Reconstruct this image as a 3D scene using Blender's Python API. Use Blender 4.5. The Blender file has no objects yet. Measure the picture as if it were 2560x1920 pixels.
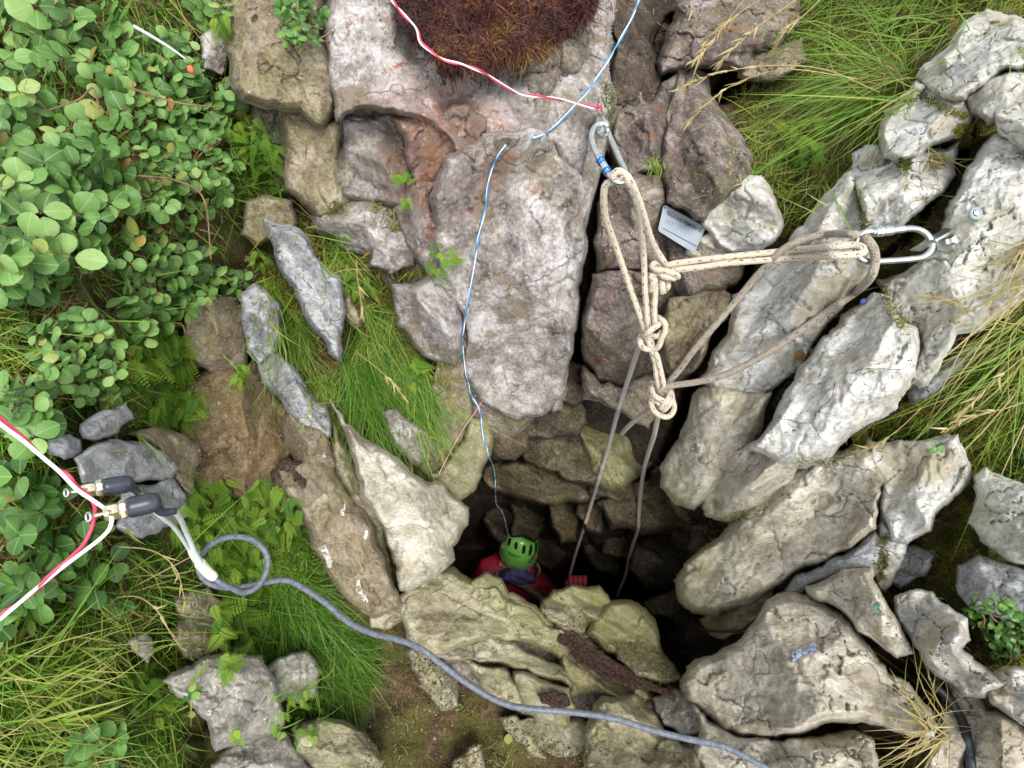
import bpy, math, random
import numpy as np
from mathutils import Vector, Matrix

# ------------------------------------------------------------------ camera, sky, sun, exposure
SC = bpy.context.scene
COL = SC.collection
random.seed(7)
RNG = np.random.default_rng(7)

W, H, FOC = 2212.0, 1659.0, 1150.0          # traced sheet size and focal length in its units
CAM = np.array([0.0, 0.0, 1.5])
PITCH = math.radians(58)                     # below the horizon
cam_d = bpy.data.cameras.new('camera')
cam = bpy.data.objects.new('camera', cam_d)
COL.objects.link(cam)
cam.location = CAM
cam.rotation_euler = (math.radians(90) - PITCH, 0, 0)
cam_d.sensor_width = 36
cam_d.lens = 36 * FOC / W
cam_d.clip_start = 0.02
cam_d.clip_end = 500
SC.camera = cam

SUN_EL, SUN_AZ = math.radians(66), math.radians(150)
world = bpy.data.worlds.new('World')
SC.world = world
world.use_nodes = True
wt = world.node_tree
sky = wt.nodes.new('ShaderNodeTexSky')
sky.sky_type = 'NISHITA'
sky.sun_disc = False
sky.sun_elevation = SUN_EL
sky.sun_rotation = SUN_AZ
sky.altitude = 800
hsv = wt.nodes.new('ShaderNodeHueSaturation')
hsv.inputs['Saturation'].default_value = 0.22
wt.links.new(sky.outputs[0], hsv.inputs['Color'])
bg = wt.nodes['Background']
wt.links.new(hsv.outputs[0], bg.inputs['Color'])
bg.inputs['Strength'].default_value = 0.15

sun_d = bpy.data.lights.new('sun', 'SUN')
sun = bpy.data.objects.new('sun', sun_d)
COL.objects.link(sun)
sun_d.energy = 1.3
sun_d.angle = math.radians(28)
sun_d.color = (1.0, 0.965, 0.90)
# towards the sun: azimuth measured from +Y towards +X
sdir = Vector((math.sin(SUN_AZ) * math.cos(SUN_EL), math.cos(SUN_AZ) * math.cos(SUN_EL), math.sin(SUN_EL)))
sun.rotation_euler = sdir.to_track_quat('Z', 'Y').to_euler()
SC.view_settings.view_transform = 'Standard'
SC.view_settings.look = 'None'
SC.view_settings.gamma = 1
SC.view_settings.exposure = 1.47
SC.view_settings.use_curve_mapping = False
try:
    SC.cycles.max_bounces = 4
    SC.cycles.diffuse_bounces = 3
    SC.cycles.transparent_max_bounces = 4
except Exception:
    pass

# ------------------------------------------------------------------ frames
RT = np.array([1.0, 0.0, 0.0])                                       # picture right
FW = np.array([0.0, math.cos(PITCH), -math.sin(PITCH)])              # looking
DN = np.array([0.0, -math.sin(PITCH), -math.cos(PITCH)])             # picture down
UPW = np.array([0.0, 0.0, 1.0])
BACK = -FW

def P(u, v, d):
    u = np.asarray(u, float); v = np.asarray(v, float); d = np.asarray(d, float)
    x = (u - W / 2) / FOC * d
    y = (v - H / 2) / FOC * d
    return CAM + x[..., None] * RT + y[..., None] * DN + d[..., None] * FW

# ------------------------------------------------------------------ noise
def _hash(ix, iy, s):
    h = (ix.astype(np.int64) * 374761393 + iy.astype(np.int64) * 668265263 + int(s) * 2147483647 * 3) & 0xffffffff
    h = ((h ^ (h >> 13)) * 1274126177) & 0xffffffff
    h = ((h ^ (h >> 16)) * 2246822519) & 0xffffffff
    h = h ^ (h >> 15)
    return (h & 0xffffff) / float(0xffffff)

def vn(x, y, s=0):
    ix = np.floor(x); iy = np.floor(y)
    fx = x - ix; fy = y - iy
    fx = fx * fx * fx * (fx * (fx * 6 - 15) + 10); fy = fy * fy * fy * (fy * (fy * 6 - 15) + 10)
    a = _hash(ix, iy, s); b = _hash(ix + 1, iy, s); c = _hash(ix, iy + 1, s); d = _hash(ix + 1, iy + 1, s)
    return (a + (b - a) * fx) * (1 - fy) + (c + (d - c) * fx) * fy

def fbm(x, y, s=0, o=4, g=0.5):
    t = 0; a = 1; n = 0
    for k in range(o):
        t = t + a * vn(x * 2 ** k + 17.3 * k, y * 2 ** k - 9.1 * k, s + k * 13); n += a; a *= g
    return t / n

def voro(x, y, s=0):
    """returns F1, F2, cell random (3 values), offset to the seed"""
    ix = np.floor(x); iy = np.floor(y)
    f1 = np.full(x.shape, 9.0); f2 = np.full(x.shape, 9.0)
    cx = np.zeros(x.shape); cy = np.zeros(x.shape); ox = np.zeros(x.shape); oy = np.zeros(x.shape)
    for dx in (-1, 0, 1):
        for dy in (-1, 0, 1):
            jx = ix + dx; jy = iy + dy
            px = jx + 0.1 + 0.8 * _hash(jx, jy, s); py = jy + 0.1 + 0.8 * _hash(jx, jy, s + 77)
            d = np.hypot(px - x, py - y)
            m = d < f1
            f2 = np.where(m, f1, np.minimum(f2, d))
            f1 = np.where(m, d, f1); cx = np.where(m, jx, cx); cy = np.where(m, jy, cy)
            ox = np.where(m, x - px, ox); oy = np.where(m, y - py, oy)
    r1 = _hash(cx, cy, s + 5); r2 = _hash(cx, cy, s + 6); r3 = _hash(cx, cy, s + 9)
    return f1, f2, r1, r2, r3, ox, oy

def tri(x, y, s=0):
    """random heights joined by flat triangles: creased, faceted relief, -.5 to .5"""
    k = (x + y) * 0.36603
    xs = x + k; ys = y + k
    ix = np.floor(xs); iy = np.floor(ys); fx = xs - ix; fy = ys - iy
    a = _hash(ix, iy, s); c = _hash(ix + 1, iy + 1, s)
    b = np.where(fx > fy, _hash(ix + 1, iy, s), _hash(ix, iy + 1, s))
    hi = np.maximum(fx, fy); lo = np.minimum(fx, fy)
    return a * (1 - hi) + b * (hi - lo) + c * lo - .5

def sstep(a, b, x):
    t = np.clip((x - a) / (b - a), 0, 1)
    return t * t * (3 - 2 * t)

def poly_sdf(px, py, poly):
    """positive inside; also nearest point on the outline"""
    px = np.asarray(px, float); py = np.asarray(py, float)
    a = poly; b = np.roll(poly, -1, 0)
    best = np.full(px.shape, 1e18); nx = np.zeros(px.shape); ny = np.zeros(px.shape)
    ins = np.zeros(px.shape, bool)
    for (ax, ay), (bx, by) in zip(a, b):
        ex, ey = bx - ax, by - ay
        L = ex * ex + ey * ey + 1e-9
        t = np.clip(((px - ax) * ex + (py - ay) * ey) / L, 0, 1)
        qx = ax + t * ex; qy = ay + t * ey
        d = (px - qx) ** 2 + (py - qy) ** 2
        m = d < best
        best = np.where(m, d, best); nx = np.where(m, qx, nx); ny = np.where(m, qy, ny)
        c = ((ay > py) != (by > py)) & (px < (bx - ax) * (py - ay) / ((by - ay) if abs(by - ay) > 1e-9 else 1e-9) + ax)
        ins ^= c
    d = np.sqrt(best)
    return np.where(ins, d, -d), nx, ny

def PL(s):
    a = np.array([float(t) for t in s.replace(',', ' ').split()])
    return a.reshape(-1, 2)

def simplify(poly, eps):
    """closed outline with the shallow corners dropped, so that the rest turn sharply"""
    pts = [np.array(q) for q in poly]
    while len(pts) > 5:
        best = None
        for i in range(len(pts)):
            a, b, c = pts[i - 1], pts[i], pts[(i + 1) % len(pts)]
            e = c - a
            h = abs(e[0] * (b[1] - a[1]) - e[1] * (b[0] - a[0])) / (np.hypot(*e) + 1e-9)
            if best is None or h < best[0]: best = (h, i)
        if best[0] > eps: break
        pts.pop(best[1])
    return np.array(pts)

def rough_outline(poly, rnd, amp=0.07, minlen=14):
    pts = [tuple(p) for p in poly]
    for _ in range(4):
        out = []
        for i in range(len(pts)):
            a = pts[i]; b = pts[(i + 1) % len(pts)]
            out.append(a)
            L = math.hypot(b[0] - a[0], b[1] - a[1])
            if L > minlen:
                k = rnd.gauss(0, amp) * L
                t = rnd.uniform(0.38, 0.62)
                out.append((a[0] + (b[0] - a[0]) * t - (b[1] - a[1]) / L * k, a[1] + (b[1] - a[1]) * t + (b[0] - a[0]) / L * k))
        pts = out
    return np.array(pts)

# ------------------------------------------------------------------ depth of the ground and walls
CTRL = PL('''0 0  500 0  0 400  400 350  0 800  300 800  0 1250  300 1200  0 1659  330 1600
 560 120  700 100  1000 80  1250 60  600 400  800 350  1000 300  1240 330
 560 620  700 620  850 560  1080 480  520 900  680 900  860 800  1080 700
 620 1150  760 1250  700 1050  900 980  950 1150  450 1300  600 1400  560 1640
 1400 40  1600 60  1400 300  1560 300  1400 560  1280 600  1300 760  1420 800  1560 600
 1800 150  2000 60  2200 60  1720 400  2040 330  2200 400  1760 600  2060 620  2200 700
 1560 900  1720 880  1880 860  2100 900  2200 1000  1600 1060  1800 1180  2040 1150  2200 1300
 1600 1230  1600 1360  1720 1420  1950 1480  2200 1600  1850 1640  1600 1640
 1180 880  1100 860  1260 880  850 1400  1000 1300  1180 1400  1350 1420  1000 1560  1250 1600  1450 1560  800 1600
 1400 1350  1060 960''')
CD = np.array([float(t) for t in '''.80 .90 .66 .82 .58 .72 .55 .74 .56 .74
 .92 .90 .86 .88 .95 .93 .93 .90
 1.0 .98 .98 .93 1.05 1.02 1.02 1.0
 .98 1.0 1.03 1.1 1.15 .88 .96 .95
 1.12 1.1 1.0 .98 .96 1.0 1.1 1.1 .98
 1.0 .95 .86 .92 .84 .78 .9 .8 .78
 1.05 .96 .92 .86 .82 1.08 .98 .88 .80
 1.18 1.12 1.0 .92 .82 .90 .96
 1.22 1.15 1.25 1.03 1.12 1.12 1.16 1.03 1.05 1.05 1.0
 1.3 1.2'''.split()])
assert len(CD) == len(CTRL), (len(CD), len(CTRL))

class RBF:
    def __init__(s, pts, val, lam=0.02):
        s.p = pts / 1000.0
        n = len(pts)
        d = np.hypot(s.p[:, None, 0] - s.p[None, :, 0], s.p[:, None, 1] - s.p[None, :, 1])
        K = np.where(d > 0, d * d * np.log(d + 1e-12), 0) + lam * np.eye(n)
        Q = np.c_[np.ones(n), s.p]
        A = np.block([[K, Q], [Q.T, np.zeros((3, 3))]])
        s.w = np.linalg.solve(A, np.r_[val, 0, 0, 0])
    def __call__(s, u, v):
        u = np.asarray(u, float) / 1000; v = np.asarray(v, float) / 1000
        r = s.w[-3] + s.w[-2] * u + s.w[-1] * v
        for (a, b), w in zip(s.p, s.w):
            d2 = (u - a) ** 2 + (v - b) ** 2
            r = r + w * 0.5 * d2 * np.log(d2 + 1e-12)
        return r
_D = RBF(CTRL, CD, 0.002)
def D(u, v):
    u = np.clip(np.asarray(u, float), -60, 2270); v = np.clip(np.asarray(v, float), -60, 1720)
    return np.clip(_D(u, v), 0.5, 1.4)

PIT = PL('''1000 1085 1035 1030 1052 985 1130 975 1180 985 1262 1005 1300 1040 1345 1045 1395 1010 1425 990 1500 800 1520 820
 1455 1000 1500 1090 1560 1120 1600 1140 1500 1200 1470 1250 1490 1310 1540 1340 1570 1372 1545 1440 1490 1465 1450 1440
 1410 1370 1350 1310 1290 1290 1240 1290 1180 1310 1160 1335 1080 1290 1010 1262 960 1235 965 1200 990 1150''')
PC = PL('''1000 1085 1060 990 1150 985 1260 1010 1400 1020 1500 850 1500 1100 1150 1060 1280 1090 1420 1120 1540 1130
 1080 1100 1190 1130 1300 1160 1420 1190 1480 1200 1020 1200 1100 1250 1200 1220 1280 1270 1360 1290 1440 1260 1160 1330
 1420 1330 1500 1340 1500 1430 1560 1380 1120 1180''')
PCD = np.array([float(t) for t in '''2.0 1.5 1.5 1.45 1.6 1.6 1.6 1.75 1.7 1.65 1.55
 2.9 2.3 2.0 1.9 1.75 3.9 4.3 3.2 3.6 3.6 2.0 4.3
 1.9 1.5 1.35 1.35 3.5'''.split()])
assert len(PC) == len(PCD)
PCD = 1.2 + (PCD - 1.2) * .62
_DP = RBF(PC, PCD, 0.002)
def Dpit(u, v):
    return np.clip(_DP(u, v), 1.25, 4.6)

ZONES = [PL('560 60 1280 -60 1290 300 1240 500 1240 760 1200 880 1060 960 980 900 930 760 820 600 700 440 600 420 540 260'),
         PL('1290 200 1500 160 1600 400 1640 540 1560 640 1520 780 1440 860 1300 830 1250 760 1270 420'),
         PL('890 1300 960 1240 1180 1330 1300 1290 1430 1400 1480 1500 1420 1600 1250 1600 1120 1540 1000 1470 920 1400')]
def rock_zone(u, v):
    r = 0
    for z in ZONES:
        s_, _, _ = poly_sdf(u, v, z)
        r = np.maximum(r, sstep(-14, 14, s_))
    return r
RZONE = PL('1700 560 1860 360 2000 130 2160 20 2260 0 2260 1720 1500 1720 1480 1500 1600 1340 1660 1240 1560 1140 1700 1030 1560 960 1500 820')
TRENCH = [  # dark joints between the rocks: centre line, half width, extra depth
    (PL('1300 350 1278 480 1262 620 1245 740 1236 810'), 16, 0.30),
    (PL('1480 100 1462 60 1440 100 1440 160 1420 200'), 22, 0.35),
    (PL('1580 170 1560 200 1690 120 1640 160'), 18, 0.25),
    (PL('1860 560 1800 650 1700 800 1600 930 1545 1040'), 8, 0.09),
    (PL('2085 330 2020 420 1975 500 1900 560'), 8, 0.09),
    (PL('1620 560 1560 690 1510 790'), 10, 0.15),
    (PL('1690 1010 1760 1010 1830 960'), 10, 0.1),
]

def base_depth(u, v):
    u = np.asarray(u, float); v = np.asarray(v, float)
    d = D(u, v)
    wu = u + 26 * (fbm(u / 60, v / 60, 3) - .5); wv = v + 26 * (fbm(u / 60, v / 60, 31) - .5)
    f1, f2, r1, r2, r3, ox, oy = voro(wu / 75, wv / 75, 4)
    lump = (f1 * 0.9 + 0.5 * (r1 - .5) * (1 - f1)) + 0.5 * ((r2 - .5) * ox + (r3 - .5) * oy)
    rel = 0.030 * lump + 0.035 * (fbm(u / 130, v / 130, 8, 5) - .5) + 0.010 * (fbm(u / 18, v / 18, 5, 3) - .5)
    rz = rock_zone(u, v)
    fr = .050 * tri(wu / 85, wv / 120, 61) + .022 * tri(wu / 34, wv / 46, 62) + .007 * tri(u / 13, v / 13, 63) + .012 * sstep(.12, .0, f2 - f1)
    d = d + rel * (1 - rz) + rz * (fr - .038)
    s2_, _, _ = poly_sdf(u, v, RZONE)
    d = d - .045 * sstep(-20, 30, s2_)
    for line, w, e in TRENCH:
        best = np.full(u.shape, 1e9)
        for a, b in zip(line[:-1], line[1:]):
            ex, ey = b - a
            t = np.clip(((u - a[0]) * ex + (v - a[1]) * ey) / (ex * ex + ey * ey), 0, 1)
            best = np.minimum(best, np.hypot(u - a[0] - t * ex, v - a[1] - t * ey))
        d = d + e * sstep(w * 1.6, w * 0.3, best)
    s, _, _ = poly_sdf(wu, wv, PIT)
    k = sstep(-10, 16, s)
    f1, f2, r1, r2, r3, ox, oy = voro(wu / 95, wv / 70, 44)
    pr = 0.30 * (r1 - .5) + .30 * ((r2 - .5) * ox + (r3 - .5) * oy) + 0.16 * sstep(.13, .0, f2 - f1) + .10 * tri(u / 40, v / 40, 71) + 0.04 * (fbm(u / 16, v / 16, 9, 3) - .5)
    dp = Dpit(u, v)
    return d * (1 - k) + k * (dp + pr * np.clip((dp - 1.2), 0.2, 1))

# ------------------------------------------------------------------ mesh helpers
def mk_mesh(name, V, quads=None, tris=None, smooth=True, mat=None, uv=None, attrs=None):
    me = bpy.data.meshes.new(name)
    V = np.asarray(V, np.float32)
    me.vertices.add(len(V)); me.vertices.foreach_set('co', V.ravel())
    q = np.zeros((0, 4), np.int32) if quads is None or len(quads) == 0 else np.asarray(quads, np.int32)
    t = np.zeros((0, 3), np.int32) if tris is None or len(tris) == 0 else np.asarray(tris, np.int32)
    loops = np.concatenate([q.ravel(), t.ravel()])
    me.loops.add(len(loops)); me.loops.foreach_set('vertex_index', loops)
    n = len(q) + len(t)
    me.polygons.add(n)
    st = np.concatenate([np.arange(len(q)) * 4, len(q) * 4 + np.arange(len(t)) * 3]).astype(np.int32)
    me.polygons.foreach_set('loop_start', st)
    me.polygons.foreach_set('loop_total', np.concatenate([np.full(len(q), 4), np.full(len(t), 3)]).astype(np.int32))
    me.polygons.foreach_set('use_smooth', np.full(n, smooth))
    if uv is not None:
        l = me.uv_layers.new(name='UVMap')
        l.data.foreach_set('uv', np.asarray(uv, np.float32)[loops].ravel())
    for k, a in (attrs or {}).items():
        at = me.attributes.new(k, 'FLOAT', 'POINT')
        at.data.foreach_set('value', np.asarray(a, np.float32))
    me.update(calc_edges=True)
    me.validate()
    if mat: me.materials.append(mat)
    return me

def link(name, me, parent=None, loc=None, center=False):
    """link a mesh; with center its origin moves to its own middle"""
    o = bpy.data.objects.new(name, me)
    COL.objects.link(o)
    if center:
        n = len(me.vertices); c = np.empty(n * 3, np.float32); me.vertices.foreach_get('co', c)
        c = c.reshape(-1, 3); m = c.mean(0)
        me.vertices.foreach_set('co', (c - m).ravel()); me.update()
        o.location = m
    if loc is not None: o.location = loc
    if parent:
        o.parent = parent
        if center or loc is None:
            o.matrix_parent_inverse = Matrix.Translation(parent.location).inverted() if parent.parent is None else parent_inv(parent)
    return o

def parent_inv(p):
    m = Matrix.Identity(4)
    while p:
        m = Matrix.Translation(p.location) @ m if p.parent is None else m
        p = p.parent
    return m.inverted()

def tag(o, label=None, cat=None, group=None, kind=None):
    if label: o['label'] = label
    if cat: o['category'] = cat
    if group: o['group'] = group
    if kind: o['kind'] = kind
    return o

def thing(name, label, cat, loc, group=None):
    o = bpy.data.objects.new(name, None)
    COL.objects.link(o)
    o.empty_display_size = 0.02
    o.location = Vector([float(x) for x in loc])
    return tag(o, label, cat, group)

# ------------------------------------------------------------------ materials
def NN(t, typ, ins=None, **pr):
    n = t.nodes.new(typ)
    for k, v in pr.items(): setattr(n, k, v)
    for k, v in (ins or {}).items():
        s = n.inputs[k]
        if hasattr(v, 'is_linked') or isinstance(v, bpy.types.NodeSocket): t.links.new(v, s)
        else: s.default_value = v
    return n
def mixc(t, f, a, b, mode='MIX'):
    n = t.nodes.new('ShaderNodeMix'); n.data_type = 'RGBA'; n.blend_type = mode
    for i, v in ((0, f), (6, a), (7, b)):
        if isinstance(v, bpy.types.NodeSocket): t.links.new(v, n.inputs[i])
        else: n.inputs[i].default_value = v if i == 0 else (*v, 1)[:4]
    return n.outputs[2]
def mth(t, op, a, b=0.0, c=None, clamp=False):
    n = t.nodes.new('ShaderNodeMath'); n.operation = op; n.use_clamp = clamp
    for i, v in enumerate((a, b) if c is None else (a, b, c)):
        if isinstance(v, bpy.types.NodeSocket): t.links.new(v, n.inputs[i])
        else: n.inputs[i].default_value = v
    return n.outputs[0]
def ramp(t, f, stops, interp='LINEAR'):
    n = t.nodes.new('ShaderNodeValToRGB'); n.color_ramp.interpolation = interp
    cr = n.color_ramp
    while len(cr.elements) < len(stops): cr.elements.new(0.5)
    for e, (p, c) in zip(cr.elements, stops):
        e.position = p; e.color = (*c, 1) if len(c) == 3 else c
    t.links.new(f, n.inputs[0])
    return n.outputs[0]
def maprange(t, v, a, b, c=0.0, d=1.0):
    n = t.nodes.new('ShaderNodeMapRange'); n.interpolation_type = 'SMOOTHSTEP'
    t.links.new(v, n.inputs[0])
    for i, x in zip((1, 2, 3, 4), (a, b, c, d)): n.inputs[i].default_value = x
    return n.outputs[0]
def new_mat(name):
    m = bpy.data.materials.new(name); m.use_nodes = True
    t = m.node_tree
    return m, t, t.nodes['Principled BSDF']
def noise(t, co, sc, det=4, rough=0.55, dist=0.0):
    return NN(t, 'ShaderNodeTexNoise', {'Vector': co, 'Scale': sc, 'Detail': det, 'Roughness': rough, 'Distortion': dist}).outputs['Fac']
def s2l(*c):
    return tuple(((x / 255) / 12.92 if x / 255 <= 0.04045 else ((x / 255 + 0.055) / 1.055) ** 2.4) for x in c)

PIT_AXIS = P(1230, 1180, 1.5)

def rockmat(name, dark, mid, light, spk=0.35, spkcol=(.62, .6, .58), algae=0.3, rust=0.0, dirt=0.5, stretch=(1, 1, 1), bump=1.0, algcol=(.17, .165, .062), rustcol=(.26, .09, .03), pitalgae=0.8, stain=0.0):
    m, t, b = new_mat(name)
    geo = NN(t, 'ShaderNodeNewGeometry')
    pos = geo.outputs['Position']
    oi = NN(t, 'ShaderNodeObjectInfo').outputs['Random']
    off = NN(t, 'ShaderNodeVectorMath', {0: pos, 1: (1, 1, 1)}, operation='MULTIPLY')
    offv = NN(t, 'ShaderNodeCombineXYZ', {'X': mth(t, 'MULTIPLY', oi, 7.0), 'Y': mth(t, 'MULTIPLY', oi, 3.0)})
    pv = NN(t, 'ShaderNodeVectorMath', {0: off.outputs[0], 1: offv.outputs[0]}, operation='ADD').outputs[0]
    st = NN(t, 'ShaderNodeMapping', {'Vector': pv, 'Rotation': (0.3, 0.2, math.radians(38)), 'Scale': stretch}).outputs[0]
    big = noise(t, pv, 7, 3, .6, .4)
    med = noise(t, st, 26, 6, .68, .7)
    fine = noise(t, st, 170, 4, .72)
    grit = noise(t, pv, 520, 2, .6)
    f = mth(t, 'ADD', mth(t, 'MULTIPLY', med, 0.62), mth(t, 'MULTIPLY', fine, 0.38))
    f = mth(t, 'ADD', f, mth(t, 'MULTIPLY', mth(t, 'SUBTRACT', big, 0.5), 0.35))
    col = ramp(t, f, [(0.36, dark), (0.49, mid), (0.61, light)])
    # dirt: broad tan-brown stains
    dm = maprange(t, noise(t, pv, 13, 4, .62, 1.0), .50, .66, 0, dirt)
    col = mixc(t, dm, col, tuple(x * y for x, y in zip(mid, (.70, .60, .45))))
    # pale scrapes and crystalline spots
    sm = mth(t, 'MULTIPLY', maprange(t, noise(t, pv, 240, 2, .5), .62, .72), maprange(t, noise(t, pv, 30, 3, .6), .45, .6, 0, spk))
    col = mixc(t, sm, col, spkcol)
    # dark pits
    dk = maprange(t, noise(t, pv, 330, 2, .5), .30, .38, .55, 0)
    col = mixc(t, dk, col, tuple(x * .35 for x in mid))
    if rust > 0:
        rm = maprange(t, noise(t, pv, 14, 4, .7, .5), .66 - .2 * rust, .74 - .2 * rust, 0, .9)
        rm = mth(t, 'MULTIPLY', rm, maprange(t, noise(t, pv, 140, 3, .6), .38, .52))
        col = mixc(t, rm, col, rustcol)
    if stain > 0:
        # one diffuse rust stain on the wall, below the moss
        sd = NN(t, 'ShaderNodeVectorMath', {0: pos, 1: tuple(P(955, 320, .84))}, operation='DISTANCE').outputs['Value']
        rm = mth(t, 'MULTIPLY', maprange(t, sd, .04, .16, 1.0, 0), maprange(t, fine, .38, .56), clamp=True)
        rm = mth(t, 'MULTIPLY', rm, maprange(t, med, .36, .50, .1, stain), clamp=True)
        col = mixc(t, rm, col, rustcol)
    # hairline cracks
    wob = NN(t, 'ShaderNodeTexNoise', {'Vector': pv, 'Scale': 9.0, 'Detail': 4.0})
    wv = NN(t, 'ShaderNodeVectorMath', {0: wob.outputs['Color'], 1: (.16, .16, .16)}, operation='MULTIPLY').outputs[0]
    cv = NN(t, 'ShaderNodeVectorMath', {0: st, 1: wv}, operation='ADD').outputs[0]
    vor = NN(t, 'ShaderNodeTexVoronoi', {'Vector': cv, 'Scale': 6.0}, feature='DISTANCE_TO_EDGE')
    cellv = NN(t, 'ShaderNodeTexVoronoi', {'Vector': cv, 'Scale': 15.0}, feature='F1')
    cval = NN(t, 'ShaderNodeSeparateColor', {0: cellv.outputs['Color']}).outputs[0]
    # facet lights and darks put into the colour as crisp random patches
    col = mixc(t, maprange(t, big, .40, .62, .25, 1.0), col, mixc(t, 1.0, col, ramp(t, cval, [(0, (.66, .64, .60)), (.5, (.96, .95, .93)), (1, (1.14, 1.14, 1.14))]), 'MULTIPLY'))
    crack = maprange(t, vor.outputs['Distance'], 0.003, 0.012, 1, 0)
    crack = mth(t, 'MULTIPLY', crack, maprange(t, big, .50, .58))
    col = mixc(t, mth(t, 'MULTIPLY', crack, .5), col, tuple(x * .22 for x in mid))
    # algae, thick round the shaft's mouth
    dist = NN(t, 'ShaderNodeVectorMath', {0: pos, 1: tuple(PIT_AXIS)}, operation='DISTANCE').outputs['Value']
    near = maprange(t, dist, 0.28, 0.72, pitalgae, 0)
    am = mth(t, 'ADD', mth(t, 'MULTIPLY', maprange(t, noise(t, pv, 10, 3, .62), .44, .66), algae), near)
    am = mth(t, 'MULTIPLY', am, maprange(t, fine, .30, .58), clamp=True)
    col = mixc(t, am, col, mixc(t, fine, algcol, tuple(x * 1.9 for x in algcol)))
    t.links.new(col, b.inputs['Base Color'])
    b.inputs['Roughness'].default_value = 0.82
    b.inputs['Specular IOR Level'].default_value = 0.25
    h = mth(t, 'ADD', mth(t, 'MULTIPLY', med, .26), mth(t, 'MULTIPLY', fine, .40))
    h = mth(t, 'ADD', h, mth(t, 'MULTIPLY', grit, .07))
    h = mth(t, 'SUBTRACT', h, mth(t, 'MULTIPLY', crack, .35))
    h = mth(t, 'ADD', h, mth(t, 'MULTIPLY', cval, .22))
    bp = NN(t, 'ShaderNodeBump', {'Height': h, 'Strength': 0.85, 'Distance': 0.0052 * bump})
    t.links.new(bp.outputs[0], b.inputs['Normal'])
    return m

def simple(name, col, rough=.6, metal=0.0, spec=.5, var=0.0, sc=60, bump=0.0, coat=0):
    m, t, b = new_mat(name)
    b.inputs['Roughness'].default_value = rough
    b.inputs['Metallic'].default_value = metal
    b.inputs['Specular IOR Level'].default_value = spec
    b.inputs['Coat Weight'].default_value = coat
    pos = NN(t, 'ShaderNodeTexCoord').outputs['Object']
    n = noise(t, pos, sc, 4)
    c = mixc(t, maprange(t, n, .35, .65), tuple(x * (1 - var) for x in col), tuple(min(1, x * (1 + var)) for x in col))
    t.links.new(c, b.inputs['Base Color'])
    if bump:
        bp = NN(t, 'ShaderNodeBump', {'Height': n, 'Strength': .6, 'Distance': bump})
        t.links.new(bp.outputs[0], b.inputs['Normal'])
    return m

MAT = {}
MAT['W'] = rockmat('white_limestone', s2l(138, 134, 126), s2l(180, 179, 173), s2l(216, 216, 214), spk=.4, spkcol=(.8, .79, .77), algae=.34, dirt=.75, stretch=(1, 2.2, 1))
MAT['C'] = rockmat('cream_limestone', s2l(122, 116, 102), s2l(170, 164, 148), s2l(204, 199, 187), spk=.3, algae=.16, dirt=.5, stretch=(1, 1.8, 1))
MAT['G'] = rockmat('olive_limestone', s2l(80, 76, 56), s2l(128, 122, 98), s2l(168, 162, 142), spk=.3, algae=.38, dirt=.5, stretch=(1, 1.8, 1))
MAT['L'] = rockmat('ledge_limestone', s2l(84, 79, 66), s2l(134, 128, 112), s2l(176, 171, 158), spk=.4, algae=.4, dirt=.7, stretch=(1, 2.2, 1))
MAT['K'] = rockmat('grey_wall_limestone', s2l(88, 82, 78), s2l(138, 131, 127), s2l(182, 177, 175), spk=.5, algae=.12, rust=.22, dirt=.85, pitalgae=.35, stain=.95, rustcol=(.21, .085, .045))
MAT['T'] = rockmat('tan_rough_rock', s2l(88, 76, 58), s2l(130, 118, 98), s2l(164, 152, 134), spk=.5, algae=.35, rust=.15, bump=1.6)
MAT['R'] = rockmat('rusty_rock', s2l(96, 84, 78), s2l(138, 128, 124), s2l(170, 164, 164), spk=.5, algae=.1, rust=.6, pitalgae=.1, rustcol=(.21, .085, .045), stain=.95)
MAT['P'] = rockmat('purple_brown_rock', s2l(68, 58, 52), s2l(104, 93, 86), s2l(146, 136, 130), spk=.7, algae=.25, rust=.35, bump=1.3, pitalgae=.4)
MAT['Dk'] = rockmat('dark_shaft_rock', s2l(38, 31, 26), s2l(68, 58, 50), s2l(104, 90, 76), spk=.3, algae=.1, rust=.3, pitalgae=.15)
MAT['S'] = rockmat('slate_grey_rock', s2l(98, 98, 99), s2l(144, 145, 148), s2l(184, 186, 190), spk=.4, algae=.15, dirt=.3, stretch=(1, 2.5, 1), pitalgae=.1)
MAT['B'] = rockmat('ochre_brown_rock', s2l(76, 60, 42), s2l(118, 98, 72), s2l(150, 130, 102), spk=.3, algae=.35, rust=.2, bump=1.8, stretch=(1, 1, 2.5), pitalgae=.1)
MAT['Y'] = rockmat('speckled_grey_rock', s2l(100, 96, 88), s2l(136, 132, 124), s2l(168, 164, 156), spk=1.0, spkcol=(.7, .69, .66), algae=.1, dirt=.3, pitalgae=.0)
# ------------------------------------------------------------------ surface record used to set things down on the ground
GS = 4.0
ZU = np.arange(-160, 2376, GS); ZV = np.arange(-160, 1824, GS)
_gu, _gv = np.meshgrid(ZU, ZV)
ZB = base_depth(_gu, _gv)
ZB0 = ZB.copy()
def S(u, v):
    """depth of the frontmost solid surface at u, v"""
    x = (np.asarray(u, float) - ZU[0]) / GS; y = (np.asarray(v, float) - ZV[0]) / GS
    ix = np.clip(np.rint(x).astype(int), 0, len(ZU) - 1); iy = np.clip(np.rint(y).astype(int), 0, len(ZV) - 1)
    return ZB[iy, ix]

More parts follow.
